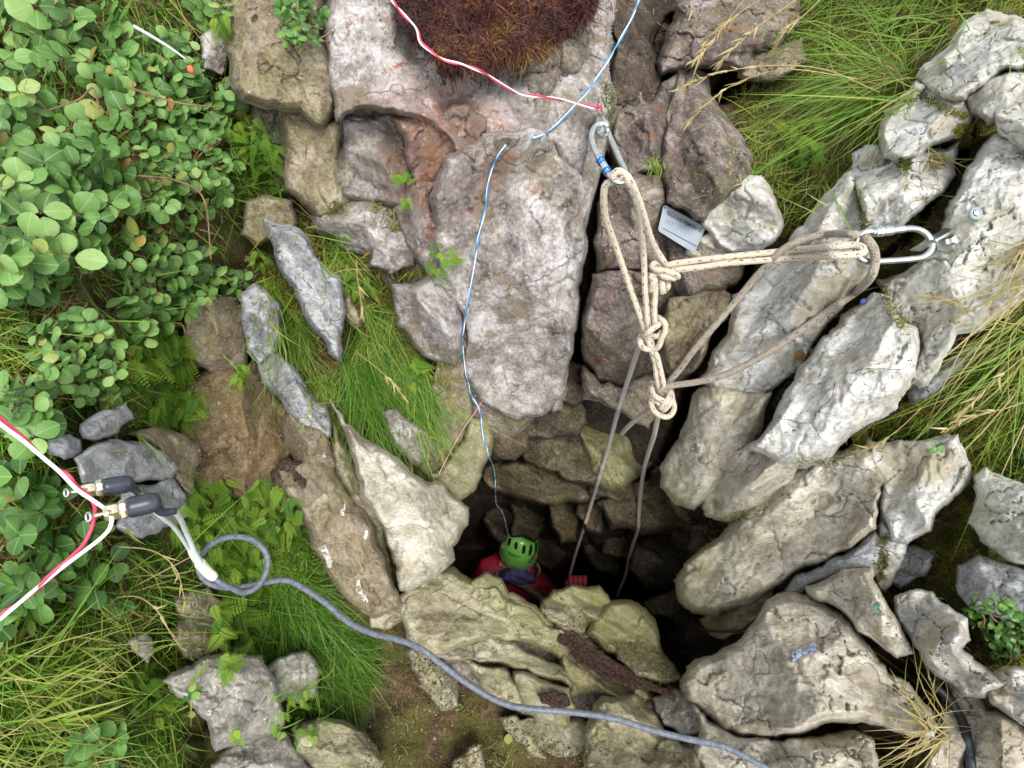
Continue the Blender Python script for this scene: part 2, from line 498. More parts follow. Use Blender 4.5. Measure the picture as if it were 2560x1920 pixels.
def soil_material():
    m, t, b = new_mat('soil')
    pos = NN(t, 'ShaderNodeNewGeometry').outputs['Position']
    n1 = noise(t, pos, 18, 8, .65, .5); n2 = noise(t, pos, 150, 6, .7)
    c = ramp(t, mth(t, 'ADD', mth(t, 'MULTIPLY', n1, .6), mth(t, 'MULTIPLY', n2, .4)),
             [(.32, s2l(40, 32, 26)), (.47, s2l(84, 68, 52)), (.58, s2l(118, 98, 74)), (.72, s2l(152, 134, 106))])
    gm = maprange(t, noise(t, pos, 9, 5, .6, .5), .42, .56, 0, .75)
    c = mixc(t, gm, c, s2l(84, 88, 38))
    # rock shows in walls and the shaft
    at = NN(t, 'ShaderNodeAttribute', attribute_name='rocky').outputs['Fac']
    rc = ramp(t, mth(t, 'ADD', mth(t, 'MULTIPLY', n1, .5), mth(t, 'MULTIPLY', n2, .5)), [(.33, s2l(32, 27, 23)), (.5, s2l(68, 59, 51)), (.68, s2l(112, 100, 88))])
    rr = maprange(t, noise(t, pos, 12, 4, .6), .6, .7, 0, .35)
    rc = mixc(t, rr, rc, s2l(110, 64, 40))
    pal = ramp(t, mth(t, 'ADD', mth(t, 'MULTIPLY', n1, .4), mth(t, 'MULTIPLY', n2, .6)), [(.36, s2l(74, 66, 58)), (.49, s2l(122, 113, 102)), (.62, s2l(166, 158, 146))])
    pal = mixc(t, maprange(t, noise(t, pos, 10, 4, .6), .5, .62, 0, .55), pal, s2l(112, 104, 70))
    rc = mixc(t, NN(t, 'ShaderNodeAttribute', attribute_name='pale').outputs['Fac'], rc, pal)
    c = mixc(t, at, c, rc)
    t.links.new(c, b.inputs['Base Color']); b.inputs['Roughness'].default_value = .95
    b.inputs['Specular IOR Level'].default_value = .15
    h = mth(t, 'ADD', n1, mth(t, 'MULTIPLY', n2, .5))
    t.links.new(NN(t, 'ShaderNodeBump', {'Height': h, 'Strength': 1.0, 'Distance': .012}).outputs[0], b.inputs['Normal'])
    return m
MAT['soil'] = soil_material()

def build_ground():
    st = 6.0
    us = np.arange(-420, 2640, st); vs = np.arange(-420, 2080, st)
    U, V = np.meshgrid(us, vs)
    Z = base_depth(U, V)
    pts = P(U, V, Z)
    ny, nx = U.shape
    idx = np.arange(nx * ny).reshape(ny, nx)
    quads = np.stack([idx[:-1, :-1], idx[1:, :-1], idx[1:, 1:], idx[:-1, 1:]], -1).reshape(-1, 4)
    s, _, _ = poly_sdf(U, V, PIT)
    wall, _, _ = poly_sdf(U, V, PL('470 -60 1740 -60 1560 160 1640 560 1420 860 1500 1100 1000 1080 960 900 900 560 720 440 560 260'))
    rocky = np.maximum(np.maximum(sstep(-20, 20, s), sstep(-30, 30, wall)), rock_zone(U, V))
    pale = rock_zone(U, V) * sstep(20, -20, s)
    me = mk_mesh('ground', pts.reshape(-1, 3), quads, mat=MAT['soil'], attrs={'rocky': rocky.ravel(), 'pale': pale.ravel()})
    o = link('ground', me); tag(o, kind='structure')
    # the hillside goes on from the sheet's border
    ring = np.concatenate([pts[0, :], pts[1:, -1], pts[-1, ::-1][1:], pts[::-1, 0][1:-1]])
    c = np.array([0.1, 0.6, 0])
    V2 = [ring - [0, 0, .004]]
    for k, (r, up) in enumerate(((1.0, .05), (4, .5), (15, 2.0), (80, 5.0))):
        d = ring - c; d[:, 2] = 0; d /= np.linalg.norm(d, axis=1)[:, None]
        q = ring + d * r
        q[:, 2] += up * np.clip(d[:, 1], -.6, 1) + 0.12 * r ** .5 * (vn(q[:, 0] * 1.3, q[:, 1] * 1.3, 5) - .5)
        V2.append(q)
    n = len(ring); Q = []
    for k in range(4):
        a = np.arange(n) + k * n; b = np.roll(np.arange(n), -1) + k * n
        Q.append(np.stack([a, b, b + n, a + n], -1))
    me = mk_mesh('hillside', np.concatenate(V2), np.concatenate(Q), mat=MAT['soil'], attrs={'rocky': np.zeros(5 * n), 'pale': np.zeros(5 * n)})
    tag(link('hillside', me), kind='structure')
build_ground()

gW = 'white limestone slabs right of the shaft'
gL = 'stones of the ledge below the shaft'
gK = 'blocks of the grey rock wall above the shaft'
gP = 'dark blocks lining the shaft'
gF = 'boulders down the left side'
ROCKS = []
def rock(name, label, mat, poly, lift=.03, hh=.045, bev=None, ang=40, jag=.08, chip=1.0, tilt=(0, 0), grp=None, base=None, back=None, planes=5, strata=0.0, record=True, cells=70, grow=None):
    seed = len(ROCKS) * 7 + 11
    rnd = random.Random(seed)
    poly = PL(poly) if isinstance(poly, str) else poly
    R0 = math.sqrt(max(1.0, np.ptp(poly[:, 0]) * np.ptp(poly[:, 1]))) / 2
    if R0 > 22: poly = simplify(poly, min(9, R0 * .075))
    out = rough_outline(poly, rnd, jag * .8)
    c = poly.mean(0)
    R = math.sqrt(max(1.0, np.ptp(poly[:, 0]) * np.ptp(poly[:, 1]))) / 2
    bev = (bev * .46) if bev else max(6, min(19, R * .15))
    grow = (12 if grp in (gK, gP) else 13 if grp == gW else 13 if grp == gL else (12 if R > 30 else 4)) if grow is None else grow
    poly = c + (poly - c) * (1 + grow / R); out = c + (out - c) * (1 + grow / R)
    if base is not None and base > 1.25: base = float(Dpit(c[0], c[1])) - .03
    DD = base if callable(base) else D
    sv = DD(poly[:, 0], poly[:, 1]) if base is None or callable(base) else np.full(len(poly), float(base))
    A = np.c_[np.ones(len(poly)), (poly - c) / 1000]
    co, *_ = np.linalg.lstsq(A, sv, rcond=None)
    co[1:] = np.clip(co[1:], -1.2, 1.2)
    co[1] += tilt[0] * 1.0; co[2] += tilt[1] * 1.0
    plane = lambda u, v: co[0] + co[1] * (u - c[0]) / 1000 + co[2] * (v - c[1]) / 1000 - lift
    mn = out.min(0) - GS * 2; mx = out.max(0) + GS * 2
    g = 3.0 if R > 34 else (2.0 if R > 14 else 1.5)
    if R > 400: g = 4.0
    k0 = math.floor(mn[0] / g); k1 = math.ceil(mx[0] / g); l0 = math.floor(mn[1] / g); l1 = math.ceil(mx[1] / g)
    U, V = np.meshgrid(np.arange(k0, k1 + 1) * g, np.arange(l0, l1 + 1) * g)
    s, nx_, ny_ = poly_sdf(U, V, out)
    keep = s > -g * 0.72
    snap = keep & (s < g * .28)
    U2 = np.where(snap, nx_, U); V2 = np.where(snap, ny_, V); s2 = np.where(snap, 0, s)
    # relief in metres
    sc = co[0] / FOC
    a = math.radians(ang); ca, sa = math.cos(a), math.sin(a)
    lu = ((U2 - c[0]) * ca + (V2 - c[1]) * sa); lv = (-(U2 - c[0]) * sa + (V2 - c[1]) * ca)
    wob = (fbm(U2 / 45, V2 / 45, seed, 3) - .5)
    t = np.clip(s2 / (bev * (.45 + 1.1 * vn(U2 / 55, V2 / 55, seed + 3))), 0, 1)
    prof = .58 * np.clip(t * 2.3, 0, 1) ** .8 + .42 * t
    fac = np.full(U.shape, 1.0)
    for k in range(planes):
        th = 2 * math.pi * (k + rnd.uniform(-.35, .35)) / planes + .6; sl = rnd.uniform(.35, 1.25); bb = rnd.uniform(.72, 1.1)
        fac = np.minimum(fac, bb + sl * ((lu / R) * math.cos(th) * .8 + (lv / R) * math.sin(th)) + .10 * wob)
    fac = np.clip(fac, .05, 1.2)
    w1u = lu / (cells * 1.7) + 1.1 * wob; w1v = lv / (cells * .8) + 1.1 * (fbm(U2 / 50, V2 / 50, seed + 9, 3) - .5)
    f1, f2, r1, r2, r3, ox, oy = voro(w1u, w1v, seed + 21)
    ch1 = (r1 - .5) * 8.0 + 12 * ((r2 - .5) * ox + (r3 - .5) * oy) - 7.5 * sstep(.07, .0, f2 - f1) * sstep(.42, .5, vn(U2 / 90, V2 / 90, seed + 4))
    f1, f2, r1, r2, r3, ox, oy = voro(w1u * 2.7 + 3, w1v * 2.2, seed + 22)
    ch2 = (r1 - .5) * 1.6 + 3 * ((r2 - .5) * ox + (r3 - .5) * oy) - 1.4 * sstep(.10, .0, f2 - f1) * (vn(U2 / 70, V2 / 70, seed + 2) > .5)
    q1 = lu + 10 * wob; q2 = lv + 10 * (vn(U2 / 40, V2 / 40, seed + 8) - .5)
    big_ = min(1.0, R / 90)
    fb = 74 * big_ * tri(q1 / (cells * 1.9), q2 / (cells * .9), seed + 5) + 9 * tri(q1 / 60, q2 / 30, seed + 6) + 2.6 * tri(q1 / 21, q2 / 13, seed + 7) + .8 * tri(lu / 9, lv / 6, seed + 12)
    ter = lv / 38 + 3.2 * wob + .35 * (r1 - .5) + .5 * vn(lu / 60, lv / 40, seed + 15)
    fb = fb + 3.2 * (sstep(.0, .22, ter % 1) - (ter % 1)) * sstep(.35, .6, vn(U2 / 80, V2 / 80, seed + 16)) * 1.3
    if strata: fb = fb + strata * 5 * (np.abs(((lv + 22 * wob) / 17) % 1 - .5) * 2 - .5)
    rel = hh * prof * (.42 + .58 * fac) + chip * sc * (ch1 + ch2 + fb) * (.35 + .65 * t) * min(1.0, R / 70 + .25)
    Z = plane(U2, V2) - rel
    back = back or max(.05, min(.16, R * sc * .9))
    # faces
    ny, nx = U.shape
    kv = keep
    q = kv[:-1, :-1] & kv[1:, :-1] & kv[1:, 1:] & kv[:-1, 1:]
    anyin = (s[:-1, :-1] > 0) | (s[1:, :-1] > 0) | (s[1:, 1:] > 0) | (s[:-1, 1:] > 0)
    q &= anyin
    idx = np.arange(nx * ny).reshape(ny, nx)
    quads = np.stack([idx[:-1, :-1][q], idx[1:, :-1][q], idx[1:, 1:][q], idx[:-1, 1:][q]], -1)
    used = np.unique(quads)
    remap = np.full(nx * ny, -1); remap[used] = np.arange(len(used))
    quads = remap[quads]
    uu = U2.ravel()[used]; vv = V2.ravel()[used]; zz = Z.ravel()[used]
    front = P(uu, vv, zz)
    e = np.concatenate([quads[:, [0, 1]], quads[:, [1, 2]], quads[:, [2, 3]], quads[:, [3, 0]]])
    key = e[:, 0].astype(np.int64) * 1000003 + e[:, 1]
    rkey = e[:, 1].astype(np.int64) * 1000003 + e[:, 0]
    be = e[~np.isin(key, rkey)]
    bv = np.unique(be)
    n0 = len(front); m1 = np.full(n0, -1); m1[bv] = n0 + np.arange(len(bv)); m2 = m1 + len(bv)
    nse = 1 + .04 * (RNG.random(len(bv)) - .5)
    r1p = P(c[0] + (uu[bv] - c[0]) * 1.0 * nse, c[1] + (vv[bv] - c[1]) * nse, np.maximum(zz[bv], plane(uu[bv], vv[bv])) + back * .45)
    r2p = P(c[0] + (uu[bv] - c[0]) * .8, c[1] + (vv[bv] - c[1]) * .8, plane(uu[bv], vv[bv]) + back)
    cen = P(c[0], c[1], co[0] - lift + back)
    allv = np.concatenate([front, r1p, r2p, cen[None]])
    ci = len(allv) - 1
    Q = np.concatenate([quads, np.stack([be[:, 1], be[:, 0], m1[be[:, 0]], m1[be[:, 1]]], -1), np.stack([m1[be[:, 1]], m1[be[:, 0]], m2[be[:, 0]], m2[be[:, 1]]], -1)])
    T = np.stack([m2[be[:, 1]], m2[be[:, 0]], np.full(len(be), ci)], -1)
    me = mk_mesh(name, allv, Q, T, mat=MAT[mat])
    o = link(name, me, center=True)
    if label: tag(o, label, 'rock', grp)
    if record:
        iu = np.rint((U - ZU[0]) / GS).astype(int); iv = np.rint((V - ZV[0]) / GS).astype(int)
        ok = (s > 0) & (iu >= 0) & (iu < len(ZU)) & (iv >= 0) & (iv < len(ZV))
        np.minimum.at(ZB, (iv[ok], iu[ok]), Z[ok])
    ROCKS.append(o)
    return o
# ------------------------------------------------------------------ the rocks, one by one
T = [
# --- wall above
('wall_slab', 'large smooth grey wall face below the dark red moss, top centre', 'K', '716 -70 1345 -70 1330 60 1318 130 1302 235 1284 330 1262 400 1235 372 1160 312 1085 318 1000 345 950 290 870 250 800 262 738 262 730 180 712 90', dict(lift=.075, hh=.05, ang=80, bev=30, chip=.7, grp=gK, planes=3, cells=110)),
('wall_bulge', 'rounded tan rock bulge between the leafy shrub and the grey wall', 'T', '470 -60 705 -60 712 60 722 180 712 240 692 266 655 250 610 238 560 214 510 190 488 120 474 40', dict(lift=.06, hh=.07, ang=60, grp=gK, chip=.9)),
('wall_column', 'tall flat grey brown rock column directly under the rounded tan bulge', 'T', '606 240 655 255 692 268 738 255 742 330 742 425 690 462 652 430 622 400 612 320', dict(lift=.035, ang=85, grp=gK, chip=.6)),
('wall_block', 'pale grey cracked block left of the orange rust stain', 'K', '742 262 800 262 850 256 862 300 880 352 900 400 876 440 800 432 745 420', dict(lift=.035, ang=30, grp=gK, chip=.8)),
('rusty_block', 'red brown rust stained rock in the middle of the wall', 'R', '862 262 930 244 1000 232 1042 262 1030 318 985 345 950 385 905 398 884 345', dict(lift=.085, ang=120, grp=gK, chip=.9)),
('rusty_block', 'narrow rust brown rock beside the small fern on the wall', 'R', '885 400 945 392 930 430 942 500 965 580 950 620 915 560 880 520 860 455', dict(lift=.075, ang=80, grp=gK)),
('wall_boulder', 'tall grey block that juts from the wall, blue cord down its left side', 'K', '968 352 1030 322 1085 312 1140 292 1176 306 1222 350 1258 392 1256 470 1248 540 1246 620 1240 700 1228 780 1214 850 1170 884 1116 892 1060 868 1030 830 1000 795 994 740 1002 680 990 620 966 574 950 510 936 432', dict(lift=.10, hh=.10, ang=100, bev=30, grp=gK, planes=7, cells=130, back=.25)),
('wall_flank', 'long purple grey strip of rock along the left edge of the fissure', 'K', '1292 230 1306 330 1290 400 1276 480 1262 580 1246 680 1236 770 1218 860 1196 862 1222 760 1238 640 1240 520 1256 430 1270 330', dict(lift=.12, hh=.05, bev=16, ang=100, grp=gK, jag=.03, chip=.6)),
('wall_stone', 'reddish brown broken stone under the lower wall block', 'P', '1010 800 1066 862 1120 886 1180 872 1160 905 1120 930 1080 960 1058 935 1030 905 1012 860', dict(lift=.03, ang=20, grp=gK)),
# --- right of the fissure
('dark_rock', 'dark rough stone stacked at the top right of the grey wall', 'Dk', '1340 100 1385 92 1412 130 1420 190 1412 228 1370 232 1335 215 1330 150', dict(lift=.02, ang=70, grp=gK)),
('dark_rock', 'small dark stone under the blue cord at the top edge', 'Dk', '1336 -30 1400 -30 1408 50 1392 92 1350 92 1330 50', dict(lift=.0, ang=70, grp=gK)),
('dark_rock', 'narrow grey green stone wedged in the black hole at the top', 'Dk', '1415 30 1440 34 1452 70 1446 110 1428 136 1412 110 1406 66', dict(lift=-.10, ang=80, grp=gK)),
('split_rock', 'tall split purple grey rock right of the steel karabiner', 'P', '1348 236 1400 228 1432 198 1460 160 1474 170 1456 230 1442 290 1430 350 1392 366 1352 376 1330 320 1335 270', dict(lift=.05, ang=75, grp=gK, chip=1.2)),
('split_rock', 'thin upright splinter of grey slate beside the pointed slab', 'P', '1462 152 1484 146 1486 190 1466 240 1450 270 1444 230', dict(lift=.07, ang=100, grp=gK)),
('pointed_slab', 'tall pointed pinkish grey slab above the metal plate', 'P', '1496 158 1530 182 1568 240 1602 312 1612 372 1600 402 1556 424 1532 444 1520 470 1482 452 1446 430 1434 380 1440 300 1466 216', dict(lift=.08, hh=.07, ang=70, grp=gK, planes=4)),
('pale_stone', 'blocky white grey stone touching the foot of the pointed slab', 'W', '1534 446 1566 424 1606 396 1640 392 1650 420 1676 462 1682 486 1660 520 1628 538 1584 536 1552 512 1526 478', dict(lift=.09, hh=.05, ang=20, grp=gK)),
('pale_stone', 'small flat tan stone just below the metal plate', 'C', '1500 520 1545 502 1572 522 1566 556 1520 560 1490 548', dict(lift=.05, ang=30, grp=gK)),
('brown_block', 'rough brown rock face behind the two left rope strands', 'P', '1308 392 1352 384 1420 380 1436 420 1430 460 1420 500 1432 560 1402 585 1340 578 1290 590 1284 520 1300 440', dict(lift=.05, hh=.05, ang=60, grp=gK, grow=3, chip=1.1)),
('brown_block', 'brown rock behind the metal plate and the upper knot', 'P', '1432 432 1500 462 1530 490 1545 505 1500 560 1560 566 1610 545 1600 600 1560 632 1470 640 1438 600 1430 520', dict(lift=.03, hh=.04, ang=30, grp=gK, grow=3, chip=1.0)),
('brown_block', 'brown block with a white patch left of the middle knot', 'P', '1280 596 1340 586 1400 592 1412 650 1420 700 1400 760 1385 800 1340 832 1290 822 1262 776 1268 690', dict(lift=.07, hh=.07, ang=50, grp=gK, grow=3, chip=1.2)),
('brown_block', 'mossy grey brown boulder right of the middle knot', 'T', '1446 648 1500 636 1562 628 1582 650 1572 690 1530 740 1500 800 1460 812 1436 770 1430 700', dict(lift=.07, hh=.06, ang=130, grp=gK, grow=3)),
('brown_block', 'brown face of rock behind the lowest knot', 'P', '1262 790 1300 830 1345 838 1392 806 1432 800 1456 830 1432 880 1400 925 1350 900 1296 866 1262 862', dict(lift=.0, hh=.05, ang=20, grp=gK, grow=3, base=1.080)),
('dark_rock', 'huge dark brown boulder under the straw seed heads at the top', 'P', '1470 70 1500 20 1530 -50 1720 -60 1712 60 1668 104 1628 112 1606 150 1560 160 1500 152 1440 158 1432 130', dict(lift=.06, hh=.08, ang=0, grp=gK, chip=1.2)),
('dark_rock', 'grey brown block tucked under the big boulder by the green tuft', 'T', '1612 118 1668 108 1720 90 1730 130 1690 160 1640 170 1606 162', dict(lift=.04, ang=0, grp=gK)),
# --- white slabs, right
('white_slab', 'topmost white slab rounded like a shoulder, upper right corner', 'W', '1992 166 2022 128 2056 88 2096 50 2130 32 2176 46 2250 80 2250 150 2170 152 2120 190 2092 214 2050 214', dict(lift=.10, hh=.08, ang=-40, grp=gW, planes=4)),
('white_slab', 'white rock with a bright knob below the shoulder shaped slab', 'W', '1980 186 2030 208 2080 220 2092 250 2062 296 2010 322 1960 344 1918 336 1912 300 1930 262', dict(lift=.10, hh=.07, ang=-45, grp=gW)),
('white_slab', 'grey white block with a mossy dot under the bright knob', 'W', '1852 338 1900 322 1926 348 1990 340 2032 330 2062 312 2050 380 2020 420 1984 446 1950 478 1906 494 1872 488 1864 430 1842 386', dict(lift=.09, hh=.06, ang=-50, grp=gW)),
('white_slab', 'creamy rounded boulder at the right edge above the long joint', 'W', '2096 210 2140 170 2180 158 2260 150 2260 196 2212 206 2170 250 2140 262 2106 240', dict(lift=.12, hh=.06, ang=-30, grp=gW)),
('white_slab', 'pale smooth boulder cut by the right edge of the picture', 'W', '2152 252 2190 206 2260 180 2260 330 2212 318 2168 290', dict(lift=.13, hh=.07, ang=-30, grp=gW)),
('white_slab', 'widest pale slab that carries the hanger and the ring bolt', 'W', '2112 338 2150 300 2200 326 2270 340 2270 640 2200 640 2150 690 2090 740 2030 790 1998 822 1962 800 1986 740 1936 660 1900 600 1940 585 1990 560 2026 520 2044 456 2076 392', dict(lift=.08, hh=.07, ang=-48, grp=gW, planes=4, bev=34, cells=110)),
('white_slab', 'grey ribbed lower flank of the widest pale slab', 'S', '1990 800 2040 770 2092 746 2140 720 2150 690 2176 676 2180 700 2120 760 2060 812 2010 856 1976 862 1968 826', dict(lift=.03, hh=.04, ang=-40, grp=gW, chip=1.3)),
('white_slab', 'white triangular slab above the two horizontal rope strands', 'W', '1832 378 1852 410 1864 460 1866 500 1800 514 1742 530 1700 552 1690 545 1730 490 1772 436 1802 404', dict(lift=.09, hh=.05, ang=-50, grp=gW)),
('white_slab', 'bright slab crossed by both grey brown rope strands', 'W', '1694 556 1760 532 1850 516 1884 548 1878 596 1830 650 1776 728 1716 796 1660 842 1610 850 1560 846 1524 806 1552 716 1590 640 1640 596', dict(lift=.09, hh=.06, ang=-52, grp=gW, bev=30, cells=100)),
('white_slab', 'olive grey block below the crossed slab at the black gap', 'C', '1508 852 1550 844 1600 858 1652 858 1640 884 1600 930 1566 986 1536 1042 1500 1088 1462 1078 1434 1044 1432 1004 1456 940 1484 886', dict(lift=.10, hh=.08, ang=-55, grp=gW, planes=5, back=.25)),
('white_slab', 'brightest white boulder with a squared face, centre right', 'W', '1884 644 1914 650 1950 690 1974 716 1978 768 1962 830 1930 882 1880 920 1832 960 1790 992 1712 1002 1660 984 1622 958 1660 898 1718 826 1782 732 1836 676', dict(lift=.12, hh=.09, ang=-50, grp=gW, bev=34, planes=6, cells=100)),
('white_slab', 'small rounded boulder with a green foot beside the shaft', 'C', '1560 1004 1592 976 1640 966 1686 980 1712 1004 1696 1050 1650 1092 1600 1118 1556 1112 1530 1088 1540 1042', dict(lift=.10, hh=.09, ang=-30, grp=gW, back=.2)),
('white_slab', 'long brown grey slab pointing down left into the shaft', 'C', '1472 1250 1490 1216 1530 1180 1600 1142 1670 1096 1730 1050 1790 1000 1836 978 1878 990 1898 1040 1896 1096 1880 1146 1830 1186 1790 1206 1730 1226 1680 1256 1620 1300 1560 1322 1510 1316 1478 1290', dict(lift=.11, hh=.10, ang=-38, grp=gW, bev=34, planes=6, back=.3, cells=100)),
('white_slab', 'white cracked boulder under the two round green leaves', 'W', '1882 964 1910 955 1960 956 2010 962 2058 954 2080 1006 2084 1040 2060 1070 2024 1100 2008 1140 1990 1150 1962 1166 1930 1160 1912 1110 1910 1050 1894 1000', dict(lift=.10, hh=.07, ang=-60, grp=gW)),
('white_slab', 'narrow pale rib standing between two strips of moss', 'W', '1908 1120 1932 1164 1950 1172 1940 1220 1916 1260 1898 1262 1896 1200', dict(lift=.08, hh=.05, ang=-70, grp=gW)),
('white_slab', 'smooth blue grey slab under the long brown grey one', 'S', '1772 1226 1826 1192 1880 1156 1894 1180 1892 1232 1866 1250 1820 1246 1770 1270 1730 1292 1672 1300 1690 1272 1730 1240', dict(lift=.11, hh=.04, ang=-20, grp=gW, chip=.5)),
('white_slab', 'flat grey stone among moss right of the narrow rib', 'S', '1936 1196 1980 1190 2006 1206 1990 1240 1950 1262 1930 1246', dict(lift=.05, hh=.03, ang=-20, grp=gW, chip=.6)),
('white_slab', 'white domed boulder at the right edge in olive moss', 'W', '2110 1040 2136 1024 2170 1034 2260 1056 2260 1200 2212 1208 2164 1192 2124 1164 2100 1130 2100 1080', dict(lift=.10, hh=.07, ang=0, grp=gW)),
('white_slab', 'grey blue slab below the white domed boulder', 'S', '2080 1226 2120 1206 2170 1212 2260 1230 2260 1370 2180 1346 2120 1316 2078 1276', dict(lift=.08, hh=.05, ang=20, grp=gW, chip=.7)),
('white_slab', 'flaky olive green stone at the mouth of the lower chute', 'G', '1526 1336 1570 1306 1620 1292 1656 1282 1660 1300 1630 1330 1600 1362 1570 1374 1544 1366', dict(lift=.06, hh=.05, ang=-20, grp=gW, back=.2)),
('cream_boulder', 'large cream boulder with the blue paint mark, lower right', 'C', '1484 1470 1500 1440 1546 1404 1580 1366 1622 1336 1660 1306 1700 1288 1750 1292 1790 1312 1836 1346 1880 1392 1912 1446 1960 1506 2012 1566 2002 1592 1950 1584 1880 1560 1800 1556 1740 1570 1680 1590 1600 1584 1532 1546 1494 1510', dict(lift=.13, hh=.12, ang=35, grp=gW, bev=42, planes=6, back=.3, cells=120)),
('cream_boulder', 'pinkish white boulder with the small turquoise paint dot', 'C', '1752 1272 1796 1250 1826 1238 1880 1236 1896 1262 1912 1300 1940 1356 1960 1400 1926 1410 1886 1380 1852 1360 1832 1330 1796 1306 1760 1292', dict(lift=.15, hh=.07, ang=60, grp=gW)),
('cream_boulder', 'green edged cream rock at the bottom, crossed by the grey cable', 'C', '1500 1520 1540 1560 1610 1592 1690 1600 1750 1584 1830 1580 1870 1600 1900 1650 1920 1720 1540 1720 1512 1640', dict(lift=.12, hh=.08, ang=30, grp=gW, bev=30)),
('cream_boulder', 'bright white rock with a notched edge left of the weed', 'W', '1944 1298 1990 1284 2020 1290 2050 1322 2086 1340 2092 1384 2074 1400 2110 1426 2150 1452 2166 1470 2120 1496 2070 1486 2020 1450 1980 1400 1950 1350', dict(lift=.13, hh=.08, ang=40, grp=gW)),
('cream_boulder', 'white rock corner right of the black cable', 'W', '2132 1476 2170 1450 2260 1440 2260 1580 2200 1556 2150 1520', dict(lift=.12, hh=.06, ang=30, grp=gW)),
('cream_boulder', 'grey tan slab in the bottom right corner', 'C', '2050 1480 2110 1504 2160 1530 2260 1590 2260 1720 2130 1720 2106 1640 2090 1580 2064 1530', dict(lift=.10, hh=.06, ang=60, grp=gW)),
('cream_boulder', 'knobbly pale stone left of the black cable at the bottom', 'C', '2034 1546 2062 1528 2088 1530 2086 1560 2106 1590 2096 1618 2080 1640 2086 1720 1990 1720 2010 1640 2030 1600', dict(lift=.11, hh=.06, ang=40, grp=gW)),
# --- ledge below the shaft
('ledge_rock', 'broad olive tongue of rock at the left lip of the shaft', 'G', '872 1300 900 1250 938 1226 986 1232 1020 1256 1074 1268 1092 1290 1126 1300 1160 1322 1186 1350 1222 1362 1240 1400 1214 1430 1170 1412 1120 1384 1060 1378 990 1390 940 1412 904 1396 880 1350', dict(lift=.07, hh=.09, ang=12, grp=gL, bev=34, planes=5, back=.35, cells=100)),
('ledge_rock', 'round knob of rock right next to the red suit', 'G', '1028 1262 1052 1246 1076 1256 1090 1284 1070 1300 1040 1292', dict(lift=.12, hh=.05, ang=0, grp=gL)),
('ledge_rock', 'thin wedge of rock overhanging the red sleeve', 'G', '1070 1300 1110 1288 1150 1310 1182 1346 1150 1352 1100 1336', dict(lift=.12, hh=.04, ang=20, grp=gL)),
('ledge_rock', 'long pale tan plate in the middle of the ledge', 'L', '940 1414 1000 1380 1060 1374 1110 1386 1166 1416 1214 1440 1222 1484 1160 1470 1100 1450 1040 1430 980 1424', dict(lift=.08, hh=.05, ang=15, grp=gL, chip=.8)),
('ledge_rock', 'grey fin of rock above the sag of the grey cable', 'G', '1010 1430 1050 1436 1090 1450 1116 1490 1120 1530 1090 1520 1056 1494 1030 1464', dict(lift=.08, hh=.05, ang=50, grp=gL)),
('ledge_rock', 'tan block in the centre of the ledge beside the reddish soil', 'L', '1120 1462 1160 1476 1222 1490 1232 1530 1216 1560 1160 1550 1124 1524', dict(lift=.07, hh=.05, ang=70, grp=gL)),
('ledge_rock', 'knobbly pale rock cluster under the red glove', 'L', '1170 1326 1184 1298 1204 1280 1236 1270 1262 1276 1286 1272 1304 1292 1318 1312 1300 1336 1272 1346 1252 1362 1226 1358 1196 1344', dict(lift=.09, hh=.08, ang=30, grp=gL, cells=36, chip=1.4, back=.3)),
('ledge_rock', 'small angular stone touching the knobbly rock cluster', 'L', '1240 1366 1262 1342 1286 1346 1272 1372 1254 1382', dict(lift=.07, hh=.03, grp=gL)),
('ledge_rock', 'rounded boulder with a black streak at the right lip', 'G', '1276 1372 1300 1326 1330 1306 1362 1306 1392 1322 1412 1356 1432 1390 1456 1440 1462 1456 1420 1466 1370 1450 1320 1416', dict(lift=.09, hh=.09, ang=50, grp=gL, planes=4, back=.3)),
('ledge_rock', 'cracked olive plate between the reddish soil and cable', 'G', '1222 1420 1240 1390 1280 1386 1316 1416 1346 1448 1396 1466 1450 1476 1462 1490 1420 1506 1350 1500 1290 1494 1240 1500 1224 1460', dict(lift=.05, hh=.05, ang=40, grp=gL, cells=50)),
('ledge_rock', 'flat mossy plate near the cable right of the ledge', 'G', '1350 1512 1400 1506 1440 1500 1430 1520 1400 1548 1366 1540', dict(lift=.05, hh=.03, ang=10, grp=gL)),
('ledge_rock', 'flat grey brown stone half sunk in soil under the cable', 'L', '1130 1560 1190 1556 1250 1560 1280 1580 1272 1606 1240 1622 1196 1622 1160 1600', dict(lift=.04, hh=.03, ang=60, grp=gL, chip=.7)),
('ledge_rock', 'olive boulder at the bottom edge left of the small grey one', 'G', '1276 1584 1290 1532 1330 1514 1372 1508 1410 1540 1450 1580 1484 1600 1520 1640 1540 1720 1290 1720 1272 1640', dict(lift=.10, hh=.09, ang=50, grp=gL, bev=34)),
('ledge_rock', 'small squarish grey stone above the cable beside cream boulder', 'Y', '1420 1514 1444 1500 1480 1504 1500 1540 1506 1572 1470 1580 1440 1560', dict(lift=.09, hh=.05, ang=50, grp=gL)),
('ledge_rock', 'narrow stone between the two bottom boulders', 'L', '1486 1592 1520 1590 1546 1620 1560 1720 1520 1720 1500 1640', dict(lift=.07, hh=.05, ang=70, grp=gL)),
('ledge_rock', 'flat tan stone lying in the brown soil at the bottom', 'L', '1092 1560 1120 1556 1150 1590 1168 1626 1140 1620 1112 1590', dict(lift=.03, hh=.02, ang=60, grp=gL, chip=.6)),
('ledge_rock', 'triangular tan stone at the bottom edge in brown soil', 'L', '984 1700 990 1646 1014 1626 1034 1620 1040 1660 1036 1700', dict(lift=.03, hh=.03, ang=60, grp=gL, chip=.6)),
